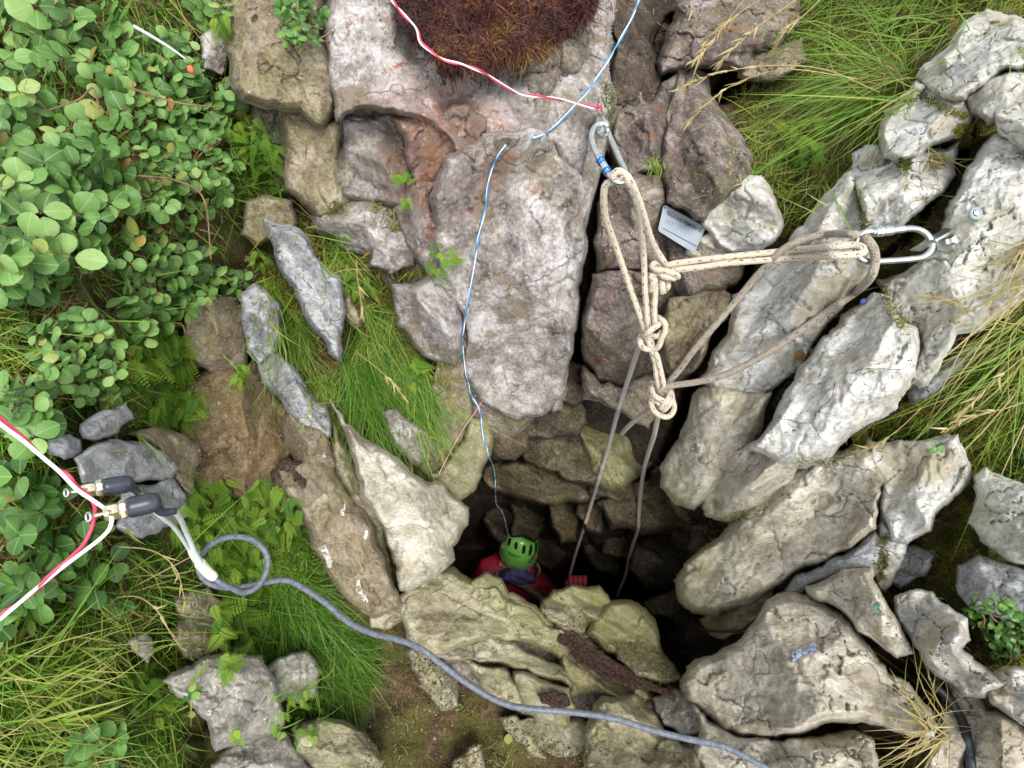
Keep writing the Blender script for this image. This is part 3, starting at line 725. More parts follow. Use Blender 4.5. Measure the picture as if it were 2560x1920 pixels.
('ledge_rock', 'tan stone half buried where the cable meets the ledge', 'L', '886 1412 910 1376 930 1394 944 1430 980 1460 982 1510 950 1520 920 1480 896 1446', dict(lift=.04, hh=.03, ang=60, grp=gL)),
('ledge_rock', 'mossy lump at the foot of the long light slab', 'G', '812 1326 846 1300 876 1290 884 1306 868 1334 836 1350 814 1346', dict(lift=.05, hh=.04, ang=-10, grp=gL)),
('pebble', 'orange tan pebble in the hollow of the ledge', 'L', '1032 1398 1050 1392 1060 1404 1054 1418 1036 1414', dict(lift=.10, hh=.018, grp=gL, jag=.03)),
('pebble', 'smaller dull pebble right beside the orange tan one', 'G', '1060 1396 1070 1394 1074 1408 1066 1416 1060 1408', dict(lift=.10, hh=.014, grp=gL, jag=.03)),
# --- left side of the shaft
('light_slab', 'long cream slab whose broken nose hangs over the shaft', 'C', '724 878 752 892 790 930 826 962 862 996 900 1016 950 1044 986 1074 1006 1098 1004 1134 988 1166 974 1178 978 1204 956 1226 920 1246 886 1270 866 1266 846 1220 838 1160 810 1096 780 1030 752 968 732 920', dict(lift=.09, hh=.10, ang=50, grp=gF, bev=30, planes=6, back=.35, cells=90)),
('brown_spine', 'tan rock spine with white bird droppings', 'T', '604 1020 640 1000 690 990 724 1010 748 1050 786 1100 812 1160 834 1220 850 1270 862 1300 840 1312 800 1322 760 1296 720 1250 694 1206 676 1150 650 1100 612 1066', dict(lift=.06, hh=.08, ang=60, grp=gF, bev=34, planes=4)),
('brown_spine', 'short tan rock wedge above the tan rock spine', 'T', '640 884 676 900 704 950 722 1000 690 1020 650 1000 624 960 616 916', dict(lift=.05, hh=.06, ang=60, grp=gF)),
('brown_spine', 'dark olive rock strip between the tan spine and light slab', 'G', '726 930 752 970 786 1040 812 1110 836 1190 840 1240 812 1200 780 1130 744 1050 722 990', dict(lift=.04, hh=.05, ang=65, grp=gF)),
('wall_stone', 'grey rock behind the wispy grass right of the blue grey point', 'K', '690 450 760 440 830 448 880 470 900 520 860 560 800 540 740 530 690 500', dict(lift=.02, hh=.05, ang=20, grp=gK)),
('wall_stone', 'brownish rock with rust under the drooping fern', 'R', '862 470 900 480 930 520 960 580 950 640 920 600 890 560 860 520', dict(lift=.03, hh=.05, ang=60, grp=gK)),
('side_face', 'smooth olive grey rock face beside the thin pink cord', 'G', '1012 912 1050 912 1058 940 1054 985 1034 1026 1012 1060 986 1076 950 1042 938 1020 970 980 996 940', dict(lift=.05, hh=.05, ang=-60, grp=gF, chip=.5, back=.3)),
('side_face', 'mossy tan rock beside the blue cord above the shaft', 'T', '952 790 996 786 1012 830 1016 880 996 930 964 990 930 1010 906 980 940 920 950 860', dict(lift=.04, hh=.04, ang=-60, grp=gF)),
('pointed_rock', 'blue grey pointed rock rising from the grass, left centre', 'S', '574 474 610 482 652 506 700 556 730 596 738 650 736 720 728 766 706 750 680 700 650 640 614 570 586 520', dict(lift=.08, hh=.08, ang=65, grp=gF, planes=4, bev=24)),
('small_grey_rock', 'smooth blue grey stone with an angular top, left centre', 'S', '526 648 552 628 578 642 600 668 602 716 592 752 560 772 540 748 534 700', dict(lift=.07, hh=.05, ang=70, grp=gF, chip=.6)),
('small_grey_rock', 'grey speckled slab below the smooth blue grey stone', 'S', '560 782 590 766 610 776 634 808 664 850 700 874 704 930 700 980 664 984 640 940 604 880 574 830', dict(lift=.06, hh=.05, ang=60, grp=gF)),
('mossy_rock', 'silvery rock beside the blue cord surrounded by grass', 'K', '858 622 900 604 936 584 966 570 984 610 992 680 992 742 976 776 940 764 900 742 868 700', dict(lift=.06, hh=.06, ang=60, grp=gF)),
('mossy_rock', 'small pale rock peeping through grass above the silvery rock', 'K', '790 508 830 500 872 512 896 540 884 568 840 584 806 566', dict(lift=.05, hh=.04, ang=10, grp=gF)),
('mossy_rock', 'grey stone poking out low in the hanging bright grass', 'K', '832 900 862 892 900 920 940 960 930 990 896 1000 856 960', dict(lift=.05, hh=.05, ang=50, grp=gF)),
('mossy_rock', 'narrow tan splinter standing in the grass', 'T', '740 656 756 640 772 672 778 700 764 706 750 690', dict(lift=.07, hh=.03, ang=70, grp=gF)),
('mossy_rock', 'dark lump of rock just above the tan rock spine', 'Dk', '594 1024 614 1000 646 1004 660 1040 650 1080 620 1080 600 1056', dict(lift=.07, hh=.04, ang=70, grp=gF)),
('undercut_rock', 'smooth brown undercut rock face above the green fern bed', 'B', '396 838 440 816 500 806 560 800 590 850 616 900 640 960 620 1010 590 1050 540 1066 470 1064 426 1040 404 980 392 900', dict(lift=-.01, hh=.05, ang=80, grp=gF, bev=30, planes=3)),
('undercut_rock', 'pinkish tan cracked rock under the leafy shrub', 'T', '404 664 440 650 500 648 524 690 530 740 524 790 470 800 430 776 404 730', dict(lift=.03, hh=.04, ang=60, grp=gF)),
('undercut_rock', 'lichen grey rough rock between ferns and the wall column', 'T', '540 440 580 430 622 440 632 480 590 500 560 520 528 500', dict(lift=.02, hh=.04, ang=40, grp=gF)),
('undercut_rock', 'shadowed grey rock beside the fern on the upper left', 'K', '440 90 474 70 486 120 476 150 446 140', dict(lift=.03, hh=.03, ang=40, grp=gF)),
('slate_block', 'curved blue grey slate slab behind the cable plugs', 'S', '176 992 210 966 250 956 300 958 344 976 372 1012 356 1030 300 1044 240 1052 190 1036', dict(lift=.06, hh=.05, ang=10, grp=gF, chip=.6)),
('slate_block', 'tan stone leaning on the curved slate slab', 'T', '290 944 340 930 390 944 424 966 426 996 410 1022 420 1064 396 1048 376 1012 344 972', dict(lift=.05, hh=.04, ang=40, grp=gF)),
('slate_block', 'small dark slate with parallel grooves under the leaves', 'S', '186 916 224 892 262 880 276 908 250 930 216 944 190 940', dict(lift=.05, hh=.03, ang=-40, grp=gF, strata=.6)),
('slate_block', 'grey slate corner poking out behind the black plugs', 'S', '268 1052 320 1040 366 1036 390 1070 392 1112 350 1126 300 1150 262 1130', dict(lift=.05, hh=.04, ang=40, grp=gF)),
('slate_block', 'small grey stone left of the curved slate', 'S', '110 950 150 940 172 950 176 980 140 990 112 980', dict(lift=.04, hh=.03, ang=10, grp=gF)),
# --- bottom left
('grey_block', 'squared grey block speckled with white lichen, bottom left', 'Y', '364 1474 420 1450 470 1430 510 1418 560 1424 578 1456 594 1480 598 1530 606 1560 580 1584 530 1596 470 1612 446 1580 430 1530 396 1500', dict(lift=.08, hh=.07, ang=-15, grp=gF, planes=3, chip=.8, bev=22)),
('grey_block', 'speckled grey stone at the bottom edge below the squared block', 'Y', '460 1720 470 1650 500 1618 548 1606 590 1584 616 1590 636 1620 664 1660 670 1720', dict(lift=.08, hh=.06, ang=-15, grp=gF, chip=.9)),
('grey_block', 'small grey green stone right of the squared block', 'Y', '576 1450 606 1430 636 1422 656 1418 682 1456 676 1496 640 1510 606 1506 588 1484', dict(lift=.06, hh=.05, ang=-15, grp=gF)),
('grey_block', 'mossy olive boulder at the bottom left of the brown soil', 'G', '640 1580 690 1560 740 1564 780 1584 806 1616 818 1640 800 1720 660 1720 640 1650', dict(lift=.07, hh=.06, ang=20, grp=gF)),
('grey_block', 'crumbly tan stone under the cable loop', 'T', '392 1296 420 1280 446 1280 464 1300 458 1326 430 1332 400 1324', dict(lift=.05, hh=.04, grp=gF)),
('grey_block', 'tan stone with a dark crack just below the crumbly one', 'T', '396 1346 440 1334 462 1350 472 1396 440 1412 404 1410 388 1380', dict(lift=.05, hh=.04, grp=gF)),
('grey_block', 'little pale grey stone among the long grass', 'Y', '280 1386 306 1372 326 1380 330 1410 320 1430 298 1412', dict(lift=.05, hh=.03, grp=gF)),
# --- lining of the shaft
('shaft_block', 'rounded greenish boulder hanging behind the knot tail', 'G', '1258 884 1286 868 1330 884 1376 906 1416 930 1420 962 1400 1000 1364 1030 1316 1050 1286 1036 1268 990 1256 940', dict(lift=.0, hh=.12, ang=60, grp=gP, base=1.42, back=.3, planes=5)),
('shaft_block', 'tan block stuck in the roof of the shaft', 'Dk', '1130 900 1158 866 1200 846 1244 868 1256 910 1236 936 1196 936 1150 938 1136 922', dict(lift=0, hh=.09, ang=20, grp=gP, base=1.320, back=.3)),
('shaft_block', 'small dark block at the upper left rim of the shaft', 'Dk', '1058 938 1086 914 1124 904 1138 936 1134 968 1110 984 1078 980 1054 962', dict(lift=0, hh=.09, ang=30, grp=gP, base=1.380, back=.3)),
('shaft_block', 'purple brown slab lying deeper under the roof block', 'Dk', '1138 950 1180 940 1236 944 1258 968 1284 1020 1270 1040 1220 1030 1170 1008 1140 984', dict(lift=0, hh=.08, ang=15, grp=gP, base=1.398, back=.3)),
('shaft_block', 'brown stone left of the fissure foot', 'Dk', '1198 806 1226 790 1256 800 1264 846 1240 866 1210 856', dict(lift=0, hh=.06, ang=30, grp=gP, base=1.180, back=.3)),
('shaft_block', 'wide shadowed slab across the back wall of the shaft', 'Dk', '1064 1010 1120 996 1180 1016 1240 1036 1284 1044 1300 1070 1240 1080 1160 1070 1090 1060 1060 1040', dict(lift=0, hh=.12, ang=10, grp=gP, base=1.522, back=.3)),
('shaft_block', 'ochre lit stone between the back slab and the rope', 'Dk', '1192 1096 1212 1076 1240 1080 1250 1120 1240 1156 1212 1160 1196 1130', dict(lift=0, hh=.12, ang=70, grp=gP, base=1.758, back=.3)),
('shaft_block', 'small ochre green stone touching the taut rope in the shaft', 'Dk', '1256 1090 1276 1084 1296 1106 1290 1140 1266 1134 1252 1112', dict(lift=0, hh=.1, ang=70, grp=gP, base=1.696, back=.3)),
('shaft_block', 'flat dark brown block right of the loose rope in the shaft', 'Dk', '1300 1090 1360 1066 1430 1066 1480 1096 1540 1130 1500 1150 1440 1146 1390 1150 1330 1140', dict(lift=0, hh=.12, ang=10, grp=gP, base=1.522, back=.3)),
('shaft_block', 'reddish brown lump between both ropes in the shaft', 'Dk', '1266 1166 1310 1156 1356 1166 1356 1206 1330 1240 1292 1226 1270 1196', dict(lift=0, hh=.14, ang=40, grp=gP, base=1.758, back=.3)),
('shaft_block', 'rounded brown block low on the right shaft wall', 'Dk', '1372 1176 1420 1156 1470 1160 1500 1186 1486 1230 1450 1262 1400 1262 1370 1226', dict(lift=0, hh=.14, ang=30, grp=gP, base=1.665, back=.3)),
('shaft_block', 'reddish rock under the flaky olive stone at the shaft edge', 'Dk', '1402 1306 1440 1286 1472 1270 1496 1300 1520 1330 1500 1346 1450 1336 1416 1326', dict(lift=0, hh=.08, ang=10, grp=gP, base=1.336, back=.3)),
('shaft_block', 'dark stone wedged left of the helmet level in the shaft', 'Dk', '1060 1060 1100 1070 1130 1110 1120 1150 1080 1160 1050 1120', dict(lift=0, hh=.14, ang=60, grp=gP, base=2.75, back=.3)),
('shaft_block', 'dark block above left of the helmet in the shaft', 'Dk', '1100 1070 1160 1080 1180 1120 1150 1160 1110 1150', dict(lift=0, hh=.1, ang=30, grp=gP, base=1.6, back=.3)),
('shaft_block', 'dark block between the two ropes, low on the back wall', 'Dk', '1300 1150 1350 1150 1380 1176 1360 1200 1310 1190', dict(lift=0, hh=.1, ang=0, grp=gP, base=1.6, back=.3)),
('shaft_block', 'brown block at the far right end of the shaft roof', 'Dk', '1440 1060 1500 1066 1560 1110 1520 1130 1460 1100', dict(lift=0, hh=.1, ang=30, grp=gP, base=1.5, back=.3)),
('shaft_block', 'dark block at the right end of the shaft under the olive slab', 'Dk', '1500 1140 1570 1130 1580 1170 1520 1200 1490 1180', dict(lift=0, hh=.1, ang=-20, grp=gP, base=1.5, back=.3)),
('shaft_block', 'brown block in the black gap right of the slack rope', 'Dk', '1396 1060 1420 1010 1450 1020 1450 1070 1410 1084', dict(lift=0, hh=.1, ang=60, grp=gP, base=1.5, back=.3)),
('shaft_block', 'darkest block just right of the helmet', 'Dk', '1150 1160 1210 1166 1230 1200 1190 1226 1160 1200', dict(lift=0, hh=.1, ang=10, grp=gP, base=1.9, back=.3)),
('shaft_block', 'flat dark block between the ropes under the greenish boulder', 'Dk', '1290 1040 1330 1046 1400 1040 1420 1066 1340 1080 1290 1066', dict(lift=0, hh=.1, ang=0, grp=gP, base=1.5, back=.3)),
]
for nm, lab, mt, poly, kw in T:
    rock(nm, lab, mt, poly, **kw)
# ------------------------------------------------------------------ tubes
def crom(pts, n=8, closed=False):
    p = np.asarray(pts, float)
    q = np.concatenate([p[-1:], p, p[:2]]) if closed else np.concatenate([2 * p[:1] - p[1:2], p, 2 * p[-1:] - p[-2:-1]])
    out = []
    m = len(p) if closed else len(p) - 1
    for i in range(m):
        a, b, c, d = q[i], q[i + 1], q[i + 2], q[i + 3]
        for k in range(n):
            t = k / n
            out.append(.5 * (2 * b + (c - a) * t + (2 * a - 5 * b + 4 * c - d) * t * t + (3 * b - a - 3 * c + d) * t ** 3))
    if not closed: out.append(p[-1])
    return np.array(out)

def tube(path, r, n=10, closed=False, caps=True):
    path = np.asarray(path, float)
    m = len(path)
    r = np.broadcast_to(np.asarray(r, float), (m,))
    if closed: tg = np.roll(path, -1, 0) - np.roll(path, 1, 0)
    else: tg = np.gradient(path, axis=0)
    tg /= np.linalg.norm(tg, axis=1)[:, None] + 1e-12
    nv = np.cross(tg[0], [.31, .87, .4]); nv /= np.linalg.norm(nv)
    V = []; UV = []
    L = 0
    ang = np.arange(n) * 2 * math.pi / n
    for i in range(m):
        nv = nv - tg[i] * nv.dot(tg[i]); nv /= np.linalg.norm(nv)
        b = np.cross(tg[i], nv)
        if i: L += np.linalg.norm(path[i] - path[i - 1])
        V.append(path[i] + r[i] * (np.cos(ang)[:, None] * nv + np.sin(ang)[:, None] * b))
        UV.append(np.c_[np.full(n, L), np.abs(ang / math.pi - 1)])
    V = np.concatenate(V); UV = np.concatenate(UV)
    Q = []
    for i in range(m if closed else m - 1):
        a = i * n + np.arange(n); b = i * n + (np.arange(n) + 1) % n
        j = ((i + 1) % m) * n
        c = j + (np.arange(n) + 1) % n; d = j + np.arange(n)
        Q.append(np.stack([a, b, c, d], -1))
    Q = np.concatenate(Q); T = []
    if caps and not closed:
        V = np.concatenate([V, path[:1] - tg[:1] * r[0] * .3, path[-1:] + tg[-1:] * r[-1] * .3])
        UV = np.concatenate([UV, [[0, 0], [L, 0]]])
        e = len(V)
        k = np.arange(n)
        T = np.concatenate([np.stack([(k + 1) % n, k, np.full(n, e - 2)], -1), np.stack([(m - 1) * n + k, (m - 1) * n + (k + 1) % n, np.full(n, e - 1)], -1)])
    return V, Q, T, UV

class Mesh:
    def __init__(s): s.V = []; s.Q = []; s.T = []; s.UV = []; s.n = 0
    def add(s, V, Q, T=(), UV=None):
        s.V.append(V)
        if len(Q): s.Q.append(np.asarray(Q) + s.n)
        if len(T): s.T.append(np.asarray(T) + s.n)
        s.UV.append(UV if UV is not None else np.zeros((len(V), 2)))
        s.n += len(V)
        return s
    def build(s, name, mat, parent=None, smooth=True, cen=True, attrs=None):
        me = mk_mesh(name, np.concatenate(s.V), np.concatenate(s.Q) if s.Q else None, np.concatenate(s.T) if s.T else None, smooth, mat, np.concatenate(s.UV), attrs)
        return link(name, me, parent, center=True) if parent is None else link_child(name, me, parent)

def link_child(name, me, parent):
    """child whose vertices are already in world space"""
    o = bpy.data.objects.new(name, me); COL.objects.link(o)
    n = len(me.vertices); c = np.empty(n * 3, np.float32); me.vertices.foreach_get('co', c)
    c = c.reshape(-1, 3); m = c.mean(0)
    me.vertices.foreach_set('co', (c - m).ravel()); me.update()
    o.parent = parent
    pl = parent
    w = Vector((0, 0, 0))
    while pl: w = w + pl.location; pl = pl.parent
    o.location = Vector([float(x) for x in m]) - w
    return o

def pt3(s, clear=None):
    """text of u v d triples -> world points; clear keeps them in front of the surface"""
    a = np.array([float(t) for t in s.replace(',', ' ').split()]).reshape(-1, 3)
    return a
def runpath(s, n=8, clear=None, closed=False, wig=0.0, seed=0):
    a = crom(pt3(s) if isinstance(s, str) else s, n, closed)
    if clear is not None:
        lim = S(a[:, 0], a[:, 1]) - clear
        k = np.minimum(a[:, 2], lim)
        if len(k) > 6 and not closed:
            ker = np.ones(5) / 5
            kk = np.convolve(np.pad(k, 2, 'edge'), ker, 'valid')
            k = np.minimum(kk, k + .002)
        a[:, 2] = k
    return P(a[:, 0], a[:, 1], a[:, 2])

def resample(path, step):
    d = np.r_[0, np.cumsum(np.linalg.norm(np.diff(path, axis=0), axis=1))]
    t = np.arange(0, d[-1], step)
    return np.stack([np.interp(t, d, path[:, k]) for k in range(3)], -1)

# ------------------------------------------------------------------ rope and metal materials
def ropemat(name, base, fleck, dirt):
    m, t, b = new_mat(name)
    uv = NN(t, 'ShaderNodeUVMap', uv_map='UVMap').outputs[0]
    sx = NN(t, 'ShaderNodeSeparateXYZ', {0: uv})
    u, v = sx.outputs[0], sx.outputs[1]
    w1 = mth(t, 'SINE', mth(t, 'ADD', mth(t, 'MULTIPLY', u, 1400.0), mth(t, 'MULTIPLY', v, 14.0)))
    w2 = mth(t, 'SINE', mth(t, 'SUBTRACT', mth(t, 'MULTIPLY', u, 1400.0), mth(t, 'MULTIPLY', v, 14.0)))
    h = mth(t, 'MAXIMUM', w1, w2)
    pos = NN(t, 'ShaderNodeNewGeometry').outputs['Position']
    g = noise(t, pos, 90, 4, .6)
    c = mixc(t, maprange(t, g, .35, .7, 0, dirt), base, tuple(x * .6 for x in base))
    # tracer flecks: pairs of dots along two lines
    cu = mth(t, 'FRACT', mth(t, 'MULTIPLY', u, 62.0))
    cv = mth(t, 'FRACT', mth(t, 'ADD', mth(t, 'MULTIPLY', v, 2.0), mth(t, 'MULTIPLY', u, 6.0)))
    du = mth(t, 'LESS_THAN', mth(t, 'ABSOLUTE', mth(t, 'SUBTRACT', cu, .5)), .17)
    dv = mth(t, 'LESS_THAN', mth(t, 'ABSOLUTE', mth(t, 'SUBTRACT', cv, .5)), .12)
    k = mth(t, 'MULTIPLY', mth(t, 'MULTIPLY', du, dv), maprange(t, noise(t, pos, 700, 1), .44, .5))
    c = mixc(t, mth(t, 'MULTIPLY', k, fleck), c, (.02, .02, .025))
    c = mixc(t, maprange(t, h, -1, .2, .35, 0), c, tuple(x * .45 for x in base))
    t.links.new(c, b.inputs['Base Color']); b.inputs['Roughness'].default_value = .85
    b.inputs['Sheen Weight'].default_value = .2
    t.links.new(NN(t, 'ShaderNodeBump', {'Height': h, 'Strength': .7, 'Distance': .0006}).outputs[0], b.inputs['Normal'])
    return m
MAT['rope'] = ropemat('cream_rope', s2l(196, 182, 160), 1.0, .3)
MAT['rope_d'] = ropemat('dirty_rope', s2l(150, 138, 122), .9, .6)
MAT['rope_g'] = ropemat('grey_rope', s2l(150, 144, 138), .3, .4)
MAT['steel'] = simple('galvanised_steel', (.52, .55, .53), .28, 1.0, var=.12, sc=90, bump=.0002)
MAT['blue_al'] = simple('blue_anodised_ring', (.02, .16, .55), .25, .8)
MAT['white_wire'] = simple('white_wire', (.85, .83, .82), .45, var=.05)
MAT['red_wire'] = simple('red_wire', (.68, .04, .10), .45, var=.12)
MAT['blue_wire'] = simple('blue_wire', (.04, .24, .55), .45, var=.15)
MAT['pink'] = simple('pink_cord', (.55, .30, .27), .7, var=.2)
MAT['cable'] = simple('blue_grey_cable', s2l(88, 93, 103), .5, var=.28, sc=220, bump=.0003)
MAT['thin_cable'] = simple('light_grey_cable', s2l(176, 182, 180), .45, var=.1)
MAT['shrink'] = simple('clear_heat_shrink', s2l(196, 198, 176), .25, var=.12, sc=120, coat=.6)
MAT['black'] = simple('black_rubber', s2l(44, 48, 58), .35, var=.25, sc=100)
MAT['brass'] = simple('brass', (.74, .66, .50), .28, 1.0, var=.15)
MAT['black_cable'] = simple('black_cable', s2l(38, 42, 48), .45, var=.2)
MAT['alu'] = simple('dull_aluminium_plate', s2l(136, 146, 154), .55, .0, spec=.3, var=.08, sc=25, bump=.0002)
MAT['ink'] = simple('grey_engraving', s2l(50, 54, 64), .6)
MAT['ink2'] = simple('faint_engraving', s2l(108, 120, 120), .6)

# ------------------------------------------------------------------ steel karabiner on the wall and its hanger
def c1(*a): return [(1226.9 + x * .1406, 198.7 + y * .1406, d) for x, y, d in a]
KB1 = c1((580, 500, .690), (480, 495, .690), (395, 560, .682), (360, 700, .676), (400, 850, .672), (470, 1000, .668), (560, 1150, .665), (630, 1270, .662), (710, 1360, .660), (790, 1395, .660), (860, 1370, .662), (885, 1290, .668), (870, 1190, .672), (790, 1020, .680), (700, 820, .688), (610, 610, .695))
def child_rings(parent, pa, pb, spec):
    """lathe pieces along pa-pb: (name, t0, t1, radius, material)"""
    for nm, t0, t1, r, mt in spec:
        a = pa + (pb - pa) * t0; b = pa + (pb - pa) * t1
        ts = np.array([0, .02, .08, .5, .92, .98, 1.0]); rr = r * np.array([.80, .94, 1, 1, 1, .94, .80])
        M = Mesh(); M.add(*tube(a + (b - a) * ts[:, None], rr, 18)); M.build(nm, MAT[mt], parent)
k1 = thing('karabiner', 'steel screwgate karabiner with blue rings hanging from the wall hanger', 'karabiner', P(*KB1[0]))
a = crom(np.array(KB1), 6, True); path = P(a[:, 0], a[:, 1], a[:, 2])
M = Mesh(); M.add(*tube(path, .0037, 14, closed=True)); M.build('frame', MAT['steel'], k1)
g0, g1 = [P(*x) for x in c1((462, 985, .6675), (628, 1265, .6620))]
child_rings(k1, g0, g1, [('gate_sleeve', .02, .98, .0049, 'steel'), ('blue_ring', .17, .30, .0056, 'blue_al'), ('blue_ring', .34, .44, .0054, 'blue_al'), ('blue_ring', .70, .84, .0056, 'blue_al'), ('blue_ring', .88, .96, .0053, 'blue_al')])

def ribbon(path, wid, half, thick):
    """bent plate: path points, width vectors, half widths"""
    V = []
    m = len(path)
    tg = np.gradient(path, axis=0); tg /= np.linalg.norm(tg, axis=1)[:, None]
    wid = np.broadcast_to(wid, path.shape); half = np.broadcast_to(half, (m,))
    nn = np.cross(tg, wid); nn /= np.linalg.norm(nn, axis=1)[:, None]
    for sgn_w, sgn_t in ((-1, -1), (1, -1), (1, 1), (-1, 1)):
        V.append(path + wid * (half * sgn_w)[:, None] + nn * thick * .5 * sgn_t)
    V = np.stack(V, 1).reshape(-1, 3)
    Q = []
    for i in range(m - 1):
        for k in range(4):
            Q.append((i * 4 + k, i * 4 + (k + 1) % 4, (i + 1) * 4 + (k + 1) % 4, (i + 1) * 4 + k))
    Q += [(3, 2, 1, 0), tuple((m - 1) * 4 + k for k in range(4))]
    return V, np.array(Q)
hp = np.array(c1((330, 300, .735), (420, 330, .728), (520, 370, .718), (580, 440, .708), (590, 530, .700), (550, 620, .694), (470, 660, .692)))
hpw = P(*crom(hp, 5).T)
wd = 0.55 * BACK + .55 * DN + .25 * RT; wd /= np.linalg.norm(wd)
M = Mesh(); M.add(*ribbon(hpw, wd, np.interp(np.linspace(0, 1, len(hpw)), [0, .4, .8, 1], [.012, .012, .010, .005]), .0028))
h1 = M.build('bolt_hanger', MAT['steel'], smooth=False)
tag(h1, 'bent steel hanger bolted to the grey wall above the karabiner', 'hanger')
h1.modifiers.new('bevel', 'BEVEL').width = .0008

# karabiner on the pale slab
def c5(*a): return [(1797.1 + x * .13544, 449.3 + y * .13544, d) for x, y, d in a]
_gu2, _gv2 = np.meshgrid(np.arange(1850, 2060, 8), np.arange(490, 580, 8))
Z2 = min(.76, float(S(_gu2, _gv2).min()) - .012)
KB2 = c5((385, 590, Z2), (410, 500, Z2), (480, 415, Z2 - .002), (590, 375, Z2 - .004), (720, 385, Z2 - .006), (1000, 355, Z2 - .006), (1250, 325, Z2 - .004), (1400, 350, Z2 - .002), (1520, 430, Z2), (1590, 550, Z2), (1575, 680, Z2), (1450, 780, Z2), (1250, 815, Z2), (1000, 835, Z2), (740, 850, Z2), (560, 850, Z2), (440, 790, Z2), (385, 690, Z2))
k2 = thing('karabiner', 'plain silver steel karabiner lying across the pale slab at right', 'karabiner', P(*KB2[0]))
a = crom(np.array(KB2), 6, True); path = P(a[:, 0], a[:, 1], a[:, 2])
M = Mesh(); M.add(*tube(path, .0038, 14, closed=True)); M.build('frame', MAT['steel'], k2)
g0, g1 = [P(*x) for x in c5((640, 388, Z2 - .006), (1180, 330, Z2 - .006))]
child_rings(k2, g0, g1, [('gate_sleeve', .06, .62, .0062, 'steel'), ('knurled_ring', .17, .34, .0067, 'steel'), ('gate_tube', .0, .98, .0046, 'steel')])
h2 = thing('bolt_hanger', 'flat steel hanger with bolt fixed in the widest pale slab', 'hanger', P(2050, 520, Z2 + .01))
pl = P(*np.array(c5((1330, 680, Z2 + .016), (1480, 590, Z2 + .006), (1600, 505, Z2 - .002), (1750, 420, Z2 + .004), (1880, 335, Z2 + .014))).T)
M = Mesh(); M.add(*ribbon(crom(pl, 4), BACK * .96 + DN * .25, .009, .0028)); M.build('plate', MAT['steel'], h2, smooth=False)
fl = P(*np.array(c5((1640, 560, 0), (1800, 590, 0), (1980, 600, 0))).T[:2], np.array([Z2 + .010, Z2 + .016, Z2 + .022]))
M = Mesh(); M.add(*ribbon(crom(fl, 3), DN * .98 + RT * .2, .009, .003)); M.build('flange', MAT['steel'], h2, smooth=False)
def bolt(parent, u, v, d, r, name='bolt', mt='steel', h=.006):
    b = P(u, v, d); ax = BACK
    M = Mesh(); M.add(*tube(np.array([b - ax * h, b, b + ax * h * .8]), [r, r, r * .9], 6)); M.build(name, MAT[mt], parent, smooth=False)
bolt(h2, 2058, 519, Z2 + .010, .0058)

rb = thing('ring_bolt', 'old rusty round bolt head set in the widest slab above the hanger', 'bolt', P(2107, 461, float(S(2107, 461))))
zb = float(S(*np.meshgrid(np.arange(2095, 2121, 4), np.arange(449, 475, 4))).min()) - .003
q = np.array([[2107 + 10.5 * math.cos(x), 461 + 10.5 * math.sin(x), zb] for x in np.arange(20) * math.pi / 10])
M = Mesh(); M.add(*tube(P(*q.T), .0022, 8, closed=True)); M.build('washer', MAT['alu'], rb)
bolt(rb, 2107, 461, zb + .002, .0045, h=.004)

# ------------------------------------------------------------------ metal plate
pc = [(1434, 441.5), (1525.5, 491), (1499.5, 547), (1421, 498)]
uu = np.array([p[0] for p in pc]); vv = np.array([p[1] for p in pc])
gu, gv = np.meshgrid(np.linspace(1430, 1520, 9), np.linspace(450, 540, 9))
ins, _, _ = poly_sdf(gu, gv, np.array(pc))
zpl = float(S(gu, gv)[ins > 0].min()) - .002
TL, TR, BR, BL = [P(u, v, zpl) for u, v in pc]
pq = thing('metal_plate', 'engraved aluminium plate screwed to the rock left of the pale stone', 'plate', (TL + BR) / 2)
# rounded outline
out = []
cn = [TL, TR, BR, BL]
for i in range(4):
    p0, p1, p2 = cn[i - 1], cn[i], cn[(i + 1) % 4]
    e1 = (p0 - p1) / np.linalg.norm(p0 - p1); e2 = (p2 - p1) / np.linalg.norm(p2 - p1)
    for t in (0, .5, 1):
        a_ = p1 + e1 * .003 * (1 - t); out.append(a_ + e2 * .003 * t + (e1 + e2) * .0009 * math.sin(t * math.pi) * -1 * -.2)
out = np.array(out); n = len(out)
V = np.concatenate([out, out - BACK * .0012 * 1.0, [out.mean(0)], [out.mean(0) - BACK * .0012]])
k = np.arange(n)
Q = np.stack([(k + 1) % n, k, k + n, (k + 1) % n + n], -1)
Tt = np.concatenate([np.stack([(k + 1) % n, k, np.full(n, 2 * n)], -1), np.stack([k + n, (k + 1) % n + n, np.full(n, 2 * n + 1)], -1)])
M = Mesh(); M.add(V, Q, Tt); M.build('plate_sheet', MAT['alu'], pq, smooth=False)
ex = TR - TL; Lx = np.linalg.norm(ex); ex /= Lx
ey = (TL - BL); Ly = np.linalg.norm(ey); ey = ey / Ly
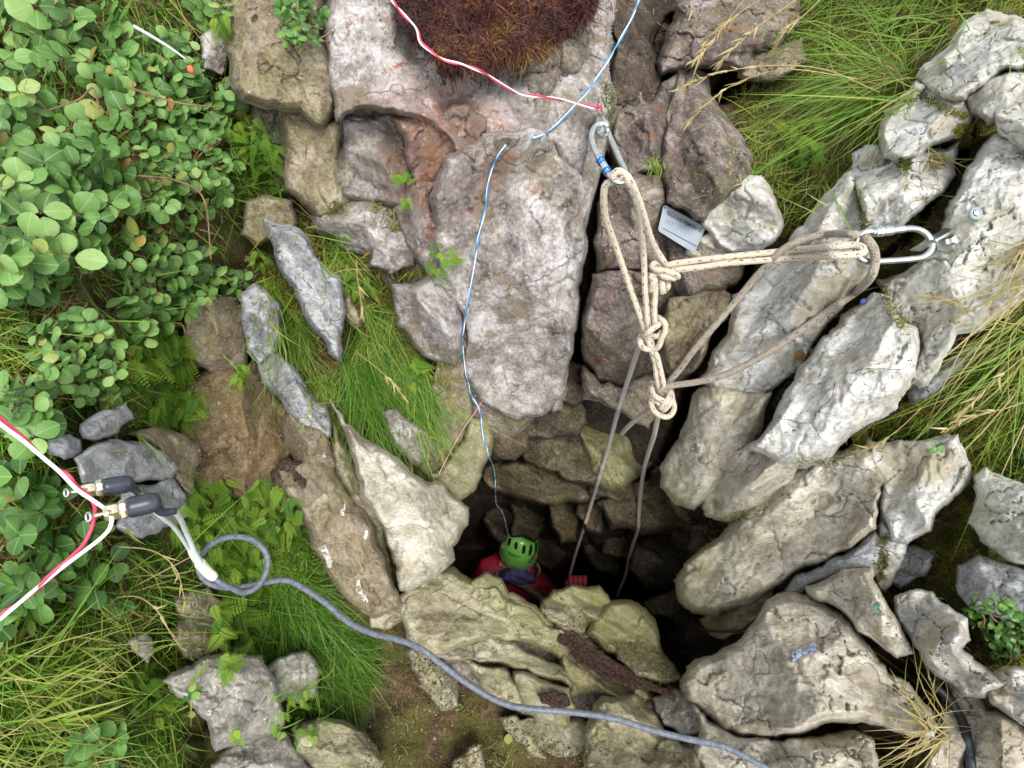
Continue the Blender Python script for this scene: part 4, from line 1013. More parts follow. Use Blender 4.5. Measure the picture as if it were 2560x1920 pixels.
def put_text(body, x, y, size, mt, width=None, name='lettering'):
    f = bpy.data.curves.new(name, 'FONT'); f.body = body; f.size = size; f.extrude = .0001
    f.materials.append(MAT[mt])
    f.offset = .00015 if mt == 'ink' else 0
    tmp = bpy.data.objects.new('tmp', f); COL.objects.link(tmp)
    bpy.context.view_layer.update()
    me = bpy.data.meshes.new_from_object(tmp.evaluated_get(bpy.context.evaluated_depsgraph_get()))
    bpy.data.objects.remove(tmp)
    me.name = name
    if not me.materials: me.materials.append(MAT[mt])
    w = max(v.co.x for v in me.vertices)
    sx = (width / w) if width else 1
    org = TL + ex * x - ey * y + BACK * .0005
    for v in me.vertices:
        q_ = org + ex * (v.co.x * sx) + ey * v.co.y + BACK * v.co.z
        v.co = tuple(float(t) for t in q_)
    link_child(name, me, pq)
put_text('REGIONE PIEMONTE', Lx * .10, Ly * .29, .0085, 'ink', Lx * .80)
put_text('157', Lx * .10, Ly * .62, .011, 'ink2', Lx * .20)
M = Mesh()
rr_ = random.Random(4)
x = Lx * .10
while x < Lx * .97:
    w = rr_.uniform(.0015, .006)
    if x + w > Lx * .97: break
    o_ = TL + ex * x - ey * Ly * .85 + BACK * .0003
    V = np.array([o_, o_ + ex * w, o_ + ex * w + ey * .0018, o_ + ey * .0018]); V = np.concatenate([V, V - BACK * .0002])
    M.add(V, [(0, 1, 2, 3), (4, 5, 1, 0), (3, 2, 6, 7), (1, 5, 6, 2), (4, 0, 3, 7)]); x += w + .0007
M.build('small_print', MAT['ink'], pq, smooth=False)
for (fx, fy) in ((.035, .10), (.955, .12), (.94, .90)):
    c_ = TL + ex * Lx * fx - ey * Ly * fy
    M = Mesh(); M.add(*tube(np.array([c_ - BACK * .004, c_ + BACK * .0010, c_ + BACK * .0014]), [.0024 if fx > .95 else .0012, .0024 if fx > .95 else .0012, .001], 12)); M.build('screw', MAT['black_cable'] if fx < .95 else MAT['steel'], pq)

# ------------------------------------------------------------------ the rigging rope
def c3(*a): return [(1330.6 + x * .1302, 544.3 + y * .1302, d) for x, y, d in a]
def c4(*a): return [(1296 + x * .13545, 743 + y * .13545, d) for x, y, d in a]
RR = .0047
def rope_part(name, runs, mt, parent, r=RR, clear=.006):
    r = .0053 if 'strand' in name and mt == 'rope_d' and name != 'strand' else r
    M = Mesh()
    for rn in runs:
        p = runpath(np.array(rn, float), 7, clear)
        M.add(*tube(resample(p, .0035), r, 10))
    return M.build(name, MAT[mt], parent)
rp = thing('rigging_rope', 'cream flecked rigging rope tied with three knots between the two karabiners', 'rope', P(1420, 700, .84))
rope_part('left_leg', [
    [(1322, 392, .668), (1308, 400, .672), (1304, 430, .69), (1308, 470, .72), (1322, 510, .75)] + c3((30, 0, .77), (140, 320, .79), (250, 650, .81), (370, 980, .825), (480, 1300, .835), (540, 1480, .84), (600, 1659, .845)) + c4((830, 140, .85), (880, 300, .86), (900, 500, .87), (930, 660, .885), (960, 760, .90))], 'rope', rp).name = 'leg'
rope_part('leg', [
    [(1322, 386, .655), (1330, 372, .650), (1343, 372, .652), (1355, 390, .66), (1366, 412, .675), (1378, 440, .69), (1386, 480, .72), (1388, 520, .75)] + c3((455, 0, .77), (470, 300, .79), (480, 600, .80), (505, 900, .815), (530, 1200, .825), (570, 1430, .838), (640, 1659, .845)) + c4((910, 200, .85), (960, 400, .86), (1010, 620, .875), (1030, 740, .89))], 'rope', rp)
rope_part('leg', [
    [(1330, 388, .662), (1342, 380, .656), (1352, 378, .656), (1362, 392, .662), (1378, 428, .682), (1392, 470, .71), (1404, 510, .74)] + c3((650, -60, .765), (720, 50, .775), (800, 170, .785), (830, 260, .795))], 'rope', rp)
rope_part('knot', [
    c3((860, 300, .80), (700, 200, .790), (630, 190, .786), (600, 240, .784), (660, 290, .780), (800, 310, .778), (920, 345, .778), (1010, 385, .784), (1030, 430, .795)),
    c3((700, 330, .79), (760, 390, .783), (860, 420, .782), (950, 440, .788), (980, 400, .80)),
    c3((720, 380, .80), (640, 370, .790), (590, 390, .790), (600, 450, .792), (660, 440, .79), (620, 520, .792), (585, 620, .80), (600, 640, .81)),
    c3((740, 420, .80), (765, 500, .793), (770, 600, .793), (785, 690, .797)),
    c3((800, 440, .805), (850, 500, .80), (860, 570, .80), (830, 620, .806)),
    c3((760, 360, .81), (700, 500, .80), (665, 620, .80), (650, 750, .805), (638, 900, .81), (636, 1050, .815), (640, 1180, .822), (610, 1260, .83))], 'rope', rp)
rope_part('knot', [
    c3((560, 1180, .84), (640, 1110, .832), (700, 1090, .826), (780, 1140, .82), (825, 1230, .818), (810, 1330, .82), (760, 1430, .825), (730, 1520, .83), (690, 1590, .836), (600, 1610, .842), (500, 1610, .842), (420, 1560, .838), (400, 1470, .84), (420, 1380, .845)),
    c3((720, 1160, .83), (700, 1210, .820), (640, 1250, .814), (570, 1300, .812), (500, 1360, .82), (470, 1400, .835)),
    c3((560, 1370, .838), (640, 1400, .832), (720, 1380, .83), (760, 1300, .832))], 'rope', rp)
rope_part('knot', [
    c4((860, 640, .90), (830, 720, .893), (850, 800, .886), (920, 860, .882), (1000, 900, .884), (1040, 950, .892)),
    c4((840, 600, .91), (810, 700, .905), (815, 820, .898), (860, 890, .893), (940, 940, .892), (980, 1000, .898)),
    c4((820, 850, .905), (820, 960, .897), (860, 1060, .892), (940, 1130, .890), (1060, 1165, .890), (1150, 1110, .893), (1185, 1010, .897), (1160, 900, .90), (1140, 780, .903), (1110, 680, .905)),
    c4((1080, 650, .90), (1120, 740, .892), (1100, 840, .886), (1060, 920, .884), (1010, 980, .886), (960, 1040, .896)),
    c4((1150, 800, .90), (1140, 900, .895), (1090, 980, .893), (1030, 1050, .897), (980, 1080, .905))], 'rope', rp)
ZR = Z2
rope_part('cross_strand', [
    c3((790, 300, .80), (850, 235, .79), (960, 195, .788), (1200, 160, .785), (1460, 125, .78)) + [(1560, 556, .775), (1640, 548, .77), (1720, 540, .765), (1790, 534, ZR + .002), (1840, 530, ZR - .002), (1862, 534, ZR - .009), (1868, 543, ZR - .010)]], 'rope', rp)
rope_part('cross_strand', [
    c3((860, 340, .80), (930, 310, .792), (1060, 290, .788), (1250, 270, .785), (1460, 245, .78)) + [(1560, 570, .775), (1640, 563, .77), (1720, 557, .765), (1790, 553, ZR), (1840, 551, ZR - .008), (1860, 548, ZR - .011), (1868, 540, ZR - .010)]], 'rope', rp)
rope_part('tail', [c4((880, 900, .91), (840, 1010, .915), (790, 1065, .93), (690, 1125, .95), (600, 1185, .97), (500, 1270, 1.0), (400, 1370, 1.04), (340, 1440, 1.10))], 'rope_d', rp, clear=.004)

dr = thing('rope_loop', 'dirty grey brown rope looped through the right karabiner down to the lowest knot', 'rope', P(1870, 560, ZR))
rope_part('upper_strand', [
    c4((1040, 780, .895), (1110, 600, .885), (1200, 490, .875), (1300, 370, .865), (1480, 120, .84)) + [(1540, 708, .82), (1590, 650, .80), (1640, 590, .785), (1690, 540, .762), (1740, 516, .752), (1790, 506, .748), (1835, 505, ZR + .0), (1858, 512, ZR + .006), (1872, 520, ZR + .008)]], 'rope_d', dr)
rope_part('lower_strand', [
    c4((980, 800, .895), (950, 750, .887), (1060, 690, .88), (1200, 655, .875), (1531, 610, .86)) + [(1560, 812, .84), (1620, 784, .82), (1680, 748, .80), (1740, 706, .785), (1800, 664, .770), (1850, 630, .760), (1880, 600, ZR), (1890, 570, ZR - .006), (1888, 540, ZR - .011), (1876, 520, ZR - .012), (1868, 512, ZR - .004)]], 'rope_d', dr)

hr = thing('hanging_rope', 'taut grey rope that drops from the knots to the red glove', 'rope', P(1385, 740, .86))
rope_part('strand', [c3((430, 1400, .85), (390, 1500, .86)) + [(1381, 745, .87), (1355.6, 824, .99), (1334, 892, 1.09), (1313.6, 968, 1.20), (1290, 1045, 1.36), (1265, 1128, 1.56), (1242, 1200, 1.76), (1229, 1250, 1.88), (1226, 1262, 1.90)]], 'rope_g', hr, clear=.008)
lr = thing('slack_rope', 'brown slack rope snaking down right of the taut rope into the dark', 'rope', P(1420, 904, .92))
rope_part('strand', [[(1424, 890, .915), (1420, 906, .93), (1413, 940, .99), (1404, 968, 1.08), (1392, 1010, 1.2), (1384, 1060, 1.29), (1380, 1110, 1.38), (1378, 1142, 1.44), (1366, 1180, 1.52), (1358, 1210, 1.6), (1352, 1240, 1.66), (1338, 1275, 1.76), (1334, 1288, 1.80)]], 'rope_d', lr, clear=.008)

# ------------------------------------------------------------------ coloured wires
def twisted(runs, mats, names, parent, r, hel, pitch, clear, step=.004, phase=0.0):
    Ms = [Mesh(), Mesh()]
    for rn in runs:
        p = resample(runpath(rn, 8, clear), step)
        tg = np.gradient(p, axis=0); tg /= np.linalg.norm(tg, axis=1)[:, None]
        nv = np.cross(tg, BACK); nv /= np.linalg.norm(nv, axis=1)[:, None]
        bv = np.cross(tg, nv)
        L = np.arange(len(p)) * step
        ph = 2 * math.pi * (L / pitch + .5 * np.sin(L * 11) + .15 * np.sin(L * 37)) + phase
        for k in (0, 1):
            q = p + hel * (np.cos(ph + k * math.pi)[:, None] * nv + np.sin(ph + k * math.pi)[:, None] * bv)
            Ms[k].add(*tube(q, r[k] if isinstance(r, tuple) else r, 7))
    for k in (0, 1): Ms[k].build(names[k], MAT[mats[k]], parent)
w1 = thing('twisted_wire', 'twisted red and white wire crossing the dark moss to the wall hanger', 'wire', P(900, 60, .7))
twisted(['830 -30 .68 847 0 .675 872 32 .67 900 62 .665 908 90 .665 930 110 .665 960 130 .665 1000 140 .67 1040 155 .69 1080 180 .74 1115 200 .79 1140 206 .79 1180 210 .78 1215 216 .76 1250 224 .74 1280 232 .73 1297 233 .725'],
        ('red_wire', 'white_wire'), ('red_strand', 'white_strand'), w1, .00115, .00105, .085, .020)
M = Mesh()
rk = random.Random(3)
for k in range(5):
    p0 = np.array([1292 + rk.uniform(-4, 6), 232 + rk.uniform(-2, 3), .722]); p1 = p0 + [rk.uniform(-8, 8), rk.uniform(-6, 12), -.004]; p2 = p1 + [rk.uniform(-8, 8), rk.uniform(-4, 8), .006]
    M.add(*tube(P(*crom(np.array([p0, p1, p2]), 5).T), .0010, 6))
M.build('wire_end', MAT['red_wire'], w1)
w2 = thing('twisted_wire', 'thin twisted blue and white cord running down the wall into the shaft', 'wire', P(1200, 275, .9))
twisted(['1392 -30 .80 1380 2 .80 1360 48 .80 1338 88 .80 1315 128 .80 1292 165 .80 1270 196 .80 1245 225 .81 1220 252 .82 1195 276 .84 1170 293 .86 1146 300 .90',
         '1092 312 1.0 1080 330 .98 1063 362 .98 1054 400 .98 1048 450 .98 1036 500 .98 1028 545 .99 1020 605 1.0 1008 665 1.0 1002 705 1.0 999 745 1.0 1004 790 1.02 1012 832 1.04 1020 858 1.04 1036 885 1.05 1040 920 1.1 1046 950 1.15 1056 985 1.25 1068 1018 1.38 1070 1060 1.5 1072 1088 1.6 1084 1104 1.7 1092 1130 1.8 1098 1160 1.95'],
        ('blue_wire', 'white_wire'), ('blue_strand', 'white_strand'), w2, (.00125, .00075), .0009, .075, .003)
w3 = tag(Mesh().add(*tube(runpath('1082 808 1.05 1055 845 1.05 1028 888 1.05 1004 922 1.05 984 955 1.05 948 1024 1.0', 6, .003), .0010, 6)).build('thin_cord', MAT['pink']), 'thin pale pink cord stretched diagonally beside the mossy tan rock', 'cord')

w4 = thing('speaker_wire', 'red and white wires in the left foreground joined to the plugs', 'wire', P(120, 1030, .45))
for nm, mt, run in (('white_strand', 'white_wire', '-60 860 .42 0 915 .43 50 952 .44 95 990 .45 130 1020 .45 165 1056 .45 200 1080 .45 226 1098 .452'),
                    ('white_strand', 'white_wire', '240 1116 .45 241 1128 .45 234 1146 .45 214 1166 .45 180 1192 .45 140 1222 .45 90 1262 .445 40 1304 .44 0 1338 .44 -50 1380 .43'),
                    ('red_strand', 'red_wire', '-60 842 .425 0 902 .435 50 944 .445 90 985 .455 120 1010 .455 148 1026 .452 166 1050 .456 190 1068 .462 203 1090 .462 205 1110 .458 198 1142 .455 180 1176 .452 150 1206 .452 110 1240 .446 60 1290 .443 0 1328 .44 -50 1370 .43')):
    M = Mesh(); M.add(*tube(runpath(run, 8), .0016 if mt == 'white_wire' else .00145, 9)); M.build(nm, MAT[mt], w4)

# ------------------------------------------------------------------ plugs and cable
def plug(label, a, b, rpx, boot_to):
    pa, pb = P(*a), P(*b)
    t = thing('cable_plug', label, 'plug', (pa + pb) / 2, 'banana plugs at the end of the grey cable')
    r = rpx / FOC * a[2]
    ax = pb - pa
    def seg(nm, t0, t1, prof, mt, n=20, sm=True):
        ts = np.linspace(t0, t1, len(prof)); M = Mesh(); M.add(*tube(pa + ax * ts[:, None], np.array(prof) * r, n)); M.build(nm, MAT[mt], t, smooth=sm)
    seg('nut', .0, .26, [.72, .86, .88, .88, .82], 'brass', 6, False)
    seg('collar', .27, .42, [.80, .98, 1.0, 1.0, .92], 'brass', 8, False)
    seg('sleeve', .42, 1.0, [.96, 1.06, 1.06, 1.06, 1.06, 1.05, 1.03, .95, .8], 'black')
    side = np.cross(ax / np.linalg.norm(ax), BACK); side /= np.linalg.norm(side)
    sc_ = pa + ax * .17 + BACK * r * .75
    M = Mesh(); M.add(*tube(np.array([sc_ - BACK * .001, sc_ + BACK * r * .35, sc_ + BACK * r * .42]), [r * .34, r * .34, r * .28], 14)); M.build('clamp_screw', MAT['brass'], t)
    pc_ = P(*boot_to[0]); pd_ = P(*boot_to[1])
    M = Mesh(); M.add(*tube(crom(np.array([pb - ax * .1, pc_, pd_]), 5), np.linspace(r * .55, r * .36, 11), 14)); M.build('boot', MAT['black'], t)
    ring = pa - ax * .28
    q = ring + r * .42 * (np.cos(np.arange(16) * math.pi / 8)[:, None] * (RT * .8 + BACK * .3) + np.sin(np.arange(16) * math.pi / 8)[:, None] * DN)
    M = Mesh(); M.add(*tube(q, r * .13, 7, closed=True)); M.build('pin_ring', MAT['steel'], t)
    M = Mesh(); M.add(*tube(np.array([ring + ax * .06, pa]), r * .2, 8)); M.build('pin', MAT['brass'], t)
plug('nearer black and brass plug holding the white wire', (226, 1109, .452), (345, 1082, .470), 22, ((350, 1106, .476), (379, 1104, .486)))
plug('farther black and brass plug half hidden behind the nearer one', (176, 1060, .470), (286, 1044, .492), 19, ((292, 1058, .50), (300, 1066, .51)))
cb = thing('grey_cable', 'blue grey cable with one round loop crossing the scene diagonally', 'cable', P(640, 1262, .6))
M = Mesh(); M.add(*tube(runpath('300 1064 .51 330 1100 .51 352 1120 .52 372 1135 .54 390 1158 .56 404 1180 .575 418 1200 .585', 8), .0021, 9)); M.build('core', MAT['thin_cable'], cb)
M = Mesh(); M.add(*tube(runpath('376 1104 .488 388 1118 .51 398 1140 .54 410 1168 .565 422 1195 .58 434 1216 .59', 8), .0026, 9)); M.build('core', MAT['thin_cable'], cb)
M = Mesh(); pp = runpath('412 1186 .58 424 1206 .588 436 1222 .594 450 1237 .598 466 1250 .60', 8); M.add(*tube(pp, np.interp(np.linspace(0, 1, len(pp)), [0, .1, .35, .4, .9, 1], [.0036, .0046, .0046, .0060, .0056, .0040]), 14)); M.build('sheath', MAT['shrink'], cb)
cab = '460 1246 .603 478 1260 .604 500 1270 .604 522 1280 .600 545 1275 .598 562 1260 .597 574 1240 .596 579 1214 .596 572 1190 .597 556 1173 .598 533 1162 .600 505 1159 .602 478 1165 .604 455 1177 .606 438 1196 .608 429 1220 .610 432 1240 .612 446 1256 .612 468 1266 .612 495 1270 .610 525 1268 .608 555 1262 .606 590 1255 .604 620 1254 .602 650 1267 .600 700 1300 .596 750 1342 .590 800 1367 .584 860 1382 .578 910 1402 .572 960 1440 .568 1010 1477 .564 1060 1507 .562 1110 1526 .560 1180 1534 .560 1250 1540 .560 1330 1553 .562 1400 1575 .566 1480 1595 .57 1560 1612 .575 1610 1635 .58 1670 1668 .585 1740 1710 .59'
M = Mesh(); M.add(*tube(resample(runpath(cab, 10), .004), .0032, 14)); M.build('jacket', MAT['cable'], cb)
M = Mesh(); M.add(*tube(runpath('1996 1452 .80 2016 1478 .76 2040 1500 .75 2062 1528 .74 2082 1566 .73 2092 1610 .72 2100 1665 .71 2108 1730 .70', 8, .004), .0058, 12))
tag(M.build('black_cable', MAT['black_cable']), 'thick black cable passing between pale rocks in the bottom right corner', 'cable')
M = Mesh(); M.add(*tube(runpath('1500 1350 1.2 1520 1360 1.1 1560 1364 1.05 1612 1362 1.0', 8, .004), .0030, 8))
tag(M.build('black_cable', MAT['black_cable']), 'thin black cable lying at the lower chute beside the cream boulder', 'cable')
# small coloured finds
def blob(u, v, r, mt, d=None, sq=(1, 1, 1)):
    c_ = P(u, v, (float(S(u, v)) if d is None else d) - r * .4)
    ph, th = np.meshgrid(np.linspace(0, math.pi, 9), np.arange(12) * math.pi / 6, indexing='ij')
    V = c_ + r * np.stack([np.sin(ph) * np.cos(th) * sq[0], np.sin(ph) * np.sin(th) * sq[1], np.cos(ph) * sq[2]], -1).reshape(-1, 3)
    Q = [(i * 12 + j, i * 12 + (j + 1) % 12, (i + 1) * 12 + (j + 1) % 12, (i + 1) * 12 + j) for i in range(8) for j in range(12)]
    M = Mesh(); M.add(V, Q); return M
MAT['berry'] = simple('blue_berry', (.10, .15, .45), .5, var=.2)
MAT['red_leaf'] = simple('orange_berry', (.45, .12, .06), .5, var=.35)
tag(blob(1866, 652, .0050, 'berry', float(S(1866, 652)) - .01).build('berry', MAT['berry']), 'small blue berry at the tip of the brightest boulder', 'berry')
tag(blob(412, 150, .0050, 'red_leaf', .74, (1, 1, 1.2)).build('berry', MAT['red_leaf']), 'small reddish leaf among the shrub leaves, upper left', 'berry')  # a ball standing in for a small reddish leaf
# paint marks lie on the rock as thin skins
def paint_mark(label, poly, col, name='paint_mark'):
    m_ = simple(name + '_' + label.split()[0], col, .7, var=.25, sc=160)
    po = rough_outline(PL(poly), random.Random(2), .12, 5)
    mn, mx = po.min(0), po.max(0)
    U, V = np.meshgrid(np.arange(mn[0] - 2, mx[0] + 3, 2.0), np.arange(mn[1] - 2, mx[1] + 3, 2.0))
    s_, nx, ny = poly_sdf(U, V, po)
    keep = s_ > -1.6
    hole = vn(U / 4, V / 4, 3) < .36
    U2 = np.where(s_ < 0, nx, U); V2 = np.where(s_ < 0, ny, V)
    # sample the rock record bilinearly, then lift the skin a hair
    x = (U2 - ZU[0]) / GS; y = (V2 - ZV[0]) / GS; i0 = np.floor(x).astype(int); j0 = np.floor(y).astype(int); fx = x - i0; fy = y - j0
    Z = (ZB[j0, i0] * (1 - fx) + ZB[j0, i0 + 1] * fx) * (1 - fy) + (ZB[j0 + 1, i0] * (1 - fx) + ZB[j0 + 1, i0 + 1] * fx) * fy
    top = P(U2, V2, Z - .0012).reshape(-1, 3)
    ny_, nx_ = U.shape; idx = np.arange(ny_ * nx_).reshape(ny_, nx_)
    q = keep[:-1, :-1] & keep[1:, :-1] & keep[1:, 1:] & keep[:-1, 1:] & ~hole[:-1, :-1]
    Q = np.stack([idx[:-1, :-1][q], idx[1:, :-1][q], idx[1:, 1:][q], idx[:-1, 1:][q]], -1)
    used = np.unique(Q); rm = np.full(ny_ * nx_, -1); rm[used] = np.arange(len(used))
    M = Mesh(); M.add(top[used], rm[Q])
    tag(M.build(name, m_), label, 'dropping' if 'bird' in name else 'paint')
paint_mark('blue chalky paint smear on the large cream boulder', '1706 1432 1710 1412 1724 1402 1744 1400 1754 1388 1764 1394 1756 1410 1738 1414 1726 1420 1716 1434', s2l(140, 150, 180))
paint_mark('turquoise paint dot on the pinkish white boulder', '1889 1310 1896 1301 1903 1306 1901 1320 1893 1321', s2l(110, 190, 172))
for lab_, pl_ in (('white bird dropping high on the tan rock spine', '738 1090 744 1086 747 1100 744 1116 738 1120 736 1104'), ('large white bird dropping on the left edge of the tan spine', '692 1180 702 1176 708 1188 714 1200 716 1222 708 1228 702 1208 696 1196'), ('streaky white bird dropping low on the tan spine', '768 1246 774 1242 778 1260 788 1284 796 1300 788 1302 776 1282 768 1262'), ('small white mark right of the high bird dropping', '788 1146 793 1144 794 1162 790 1168')):
    paint_mark(lab_, pl_, s2l(176, 174, 166), 'bird_dropping')
MAT['drop'] = simple('bird_dropping', s2l(226, 226, 220), .8, var=.08)
# ------------------------------------------------------------------ plant materials
def leafmat(name, stops, rough=.38, transl=.25, attr='tint', rnd=False, sc=120, vein=False):
    m, t, b = new_mat(name)
    if rnd: f = NN(t, 'ShaderNodeObjectInfo').outputs['Random']
    else: f = NN(t, 'ShaderNodeAttribute', attribute_name=attr).outputs['Fac']
    c = ramp(t, f, stops)
    pos = NN(t, 'ShaderNodeNewGeometry').outputs['Position']
    c = mixc(t, maprange(t, noise(t, pos, sc, 3), .3, .7, 0, .35), c, mixc(t, 1.0, c, (.72, .78, .6), 'MULTIPLY'))
    if vein:
        oc = NN(t, 'ShaderNodeSeparateXYZ', {0: NN(t, 'ShaderNodeTexCoord').outputs['Object']})
        ax_ = mth(t, 'ABSOLUTE', oc.outputs[0])
        rib = maprange(t, ax_, .012, .035, .35, 0)
        sv = mth(t, 'SINE', mth(t, 'SUBTRACT', mth(t, 'MULTIPLY', oc.outputs[1], 48.0), mth(t, 'MULTIPLY', ax_, 42.0)))
        rib = mth(t, 'MAXIMUM', rib, maprange(t, sv, .8, 1.0, 0, .12))
        c = mixc(t, rib, c, s2l(168, 190, 122))
        sp = maprange(t, noise(t, pos, 300, 2), .66, .72, 0, .8)
        c = mixc(t, sp, c, s2l(120, 88, 50))
    t.links.new(c, b.inputs['Base Color']); b.inputs['Roughness'].default_value = rough
    b.inputs['Specular IOR Level'].default_value = .4
    tr = NN(t, 'ShaderNodeBsdfTranslucent', {'Color': c})
    mx = NN(t, 'ShaderNodeMixShader', {0: transl, 1: b.outputs[0], 2: tr.outputs[0]})
    t.links.new(mx.outputs[0], t.nodes['Material Output'].inputs['Surface'])
    return m
MAT['leaf'] = leafmat('round_leaf', [(0, s2l(62, 98, 42)), (.35, s2l(88, 130, 60)), (.7, s2l(112, 152, 78)), (.93, s2l(138, 168, 98)), (.97, s2l(154, 150, 70)), (1, s2l(148, 110, 58))], .5, .25, rnd=True, vein=True)
MAT['leafd'] = leafmat('dark_leaf', [(0, s2l(52, 90, 38)), (.5, s2l(78, 122, 52)), (.95, s2l(104, 146, 64)), (1, s2l(130, 116, 60))], .4, .2, rnd=True, vein=True)
MAT['twig'] = simple('twig', s2l(112, 84, 58), .8, var=.3)
MAT['fern'] = leafmat('fern_green', [(0, s2l(74, 114, 30)), (.5, s2l(108, 146, 42)), (1, s2l(146, 168, 60))], .6, .35, rnd=True)
GR = [(0, s2l(56, 94, 26)), (.3, s2l(90, 132, 38)), (.6, s2l(126, 156, 54)), (.82, s2l(154, 162, 74)), (.94, s2l(176, 160, 98)), (1, s2l(192, 172, 132))]
MAT['grass'] = leafmat('grass_blades', GR, .5, .3)
MAT['straw'] = leafmat('straw_blades', [(0, s2l(100, 104, 46)), (.4, s2l(140, 128, 70)), (.8, s2l(176, 156, 108)), (1, s2l(198, 182, 142))], .6, .25)
MAT['moss_red'] = leafmat('dark_red_moss', [(0, s2l(34, 14, 14)), (.45, s2l(66, 27, 23)), (.7, s2l(100, 52, 30)), (.9, s2l(132, 94, 48)), (1, s2l(104, 104, 42))], .7, .12)
MAT['moss_g'] = leafmat('olive_moss', [(0, s2l(74, 78, 26)), (.4, s2l(112, 116, 40)), (.7, s2l(146, 142, 56)), (.9, s2l(150, 122, 76)), (1, s2l(120, 78, 52))], .8, .15)
MAT['litter'] = leafmat('dead_litter', [(0, s2l(66, 48, 34)), (.5, s2l(120, 96, 66)), (.85, s2l(170, 148, 110)), (1, s2l(196, 180, 146))], .8, .05)

G = np.random.default_rng(21)
def blades(roots, dirs, L, w, droop, curl=.25, segs=5, tint=None, M=None):
    """tapered bent ribbons; returns verts, quads, tint"""
    n = len(roots)
    L = np.broadcast_to(L, n)[:, None]; w = np.broadcast_to(w, n)[:, None]; droop = np.broadcast_to(droop, n)[:, None]
    dirs = dirs / np.linalg.norm(dirs, axis=1)[:, None]
    cv = G.normal(0, curl, (n, 3))
    side = np.cross(dirs, G.normal(0, 1, (n, 3)) * .35 + BACK); side /= np.linalg.norm(side, axis=1)[:, None] + 1e-9
    V = []
    kt = G.uniform(.3, .85, (n, 1)); kv = G.normal(0, 1, (n, 3)) * (G.random((n, 1)) < .35) * .45
    for k in range(segs + 1):
        t = k / segs
        p = roots + dirs * L * t + (-UPW * droop + cv) * L * t * t + kv * L * np.maximum(0, t - kt)
        ww = w * (1 - t ** 1.8) * .5 + w * .03
        V.append(p - side * ww); V.append(p + side * ww)
    V = np.stack(V, 1)
    m = 2 * (segs + 1)
    base = (np.arange(n) * m)[:, None]
    Q = np.concatenate([np.stack([base[:, 0] + 2 * k, base[:, 0] + 2 * k + 1, base[:, 0] + 2 * k + 3, base[:, 0] + 2 * k + 2], -1) for k in range(segs)])
    tint = G.random(n) if tint is None else tint
    return V.reshape(-1, 3), Q, np.repeat(np.clip(tint, 0, 1), m)

class Blades:
    def __init__(s): s.M = Mesh(); s.t = []
    def add(s, *a, **k):
        V, Q, t = blades(*a, **k); s.M.add(V, Q); s.t.append(t)
    def build(s, name, mat, label=None, cat=None, group=None, kind=None, parent=None):
        o = s.M.build(name, MAT[mat], parent, attrs={'tint': np.concatenate(s.t)})
        return tag(o, label, cat, group, kind)

def onrock(u, v):
    x = (np.asarray(u, float) - ZU[0]) / GS; y = (np.asarray(v, float) - ZV[0]) / GS
    ix = np.clip(np.rint(x).astype(int), 0, len(ZU) - 1); iy = np.clip(np.rint(y).astype(int), 0, len(ZV) - 1)
    return (ZB0 - ZB)[iy, ix]
def in_poly(poly, n, mode='S'):
    poly = PL(poly) if isinstance(poly, str) else poly
    mn, mx = poly.min(0), poly.max(0)
    out = np.zeros((0, 2))
    while len(out) < n:
        q = mn + (mx - mn) * G.random((n * 2, 2))
        s_, _, _ = poly_sdf(q[:, 0], q[:, 1], poly)
        out = np.concatenate([out, q[s_ > 0]])
    return out[:n]

def tuft(label, u, v, rad, n, ang, spr, Lpx, w=.0011, toward=.5, droop=.35, mat='grass', tr=(0.0, .8), group='grass tufts', lift=.004, name='grass_tuft', d=None, curl=.3, two=None):
    Lpx = (Lpx[0] * .8, Lpx[1] * .86); rad = rad * 1.25; tr = (tr[0] + .08, min(1, tr[1] + .06))
    n = int(n * .48); w = max(w * 1.45, .0018)
    """ang/spr: heading of the blades in the picture, degrees from right, clockwise"""
    B = Blades()
    a = G.random(n) * 2 * math.pi; r = rad * np.sqrt(G.random(n))
    uu = u + np.cos(a) * r; vv = v + np.sin(a) * r
    if d is None and n > 40:
        kp = (onrock(uu, vv) < .03) | (G.random(n) < .2); uu, vv = uu[kp], vv[kp]; n = len(uu)
    dd = S(uu, vv) - lift if d is None else np.full(n, d)
    roots = P(uu, vv, dd)
    h = np.radians(G.normal(ang, spr, n) + G.choice([0, 1], n, p=[.8, .2]) * G.normal(0, 45, n))
    to = np.clip(G.normal(toward, .18, n), .02, 1.2)
    dirs = np.cos(h)[:, None] * RT + np.sin(h)[:, None] * DN + to[:, None] * BACK
    L = G.uniform(Lpx[0], Lpx[1], n) * dd / FOC
    B.add(roots, dirs, L, w * G.uniform(.6, 1.3, n), droop * G.uniform(.5, 1.4, n), curl=curl, segs=6, tint=tr[0] + (tr[1] - tr[0]) * G.random(n) ** 1.2)
    return B.build(name, mat, label, 'grass', group)

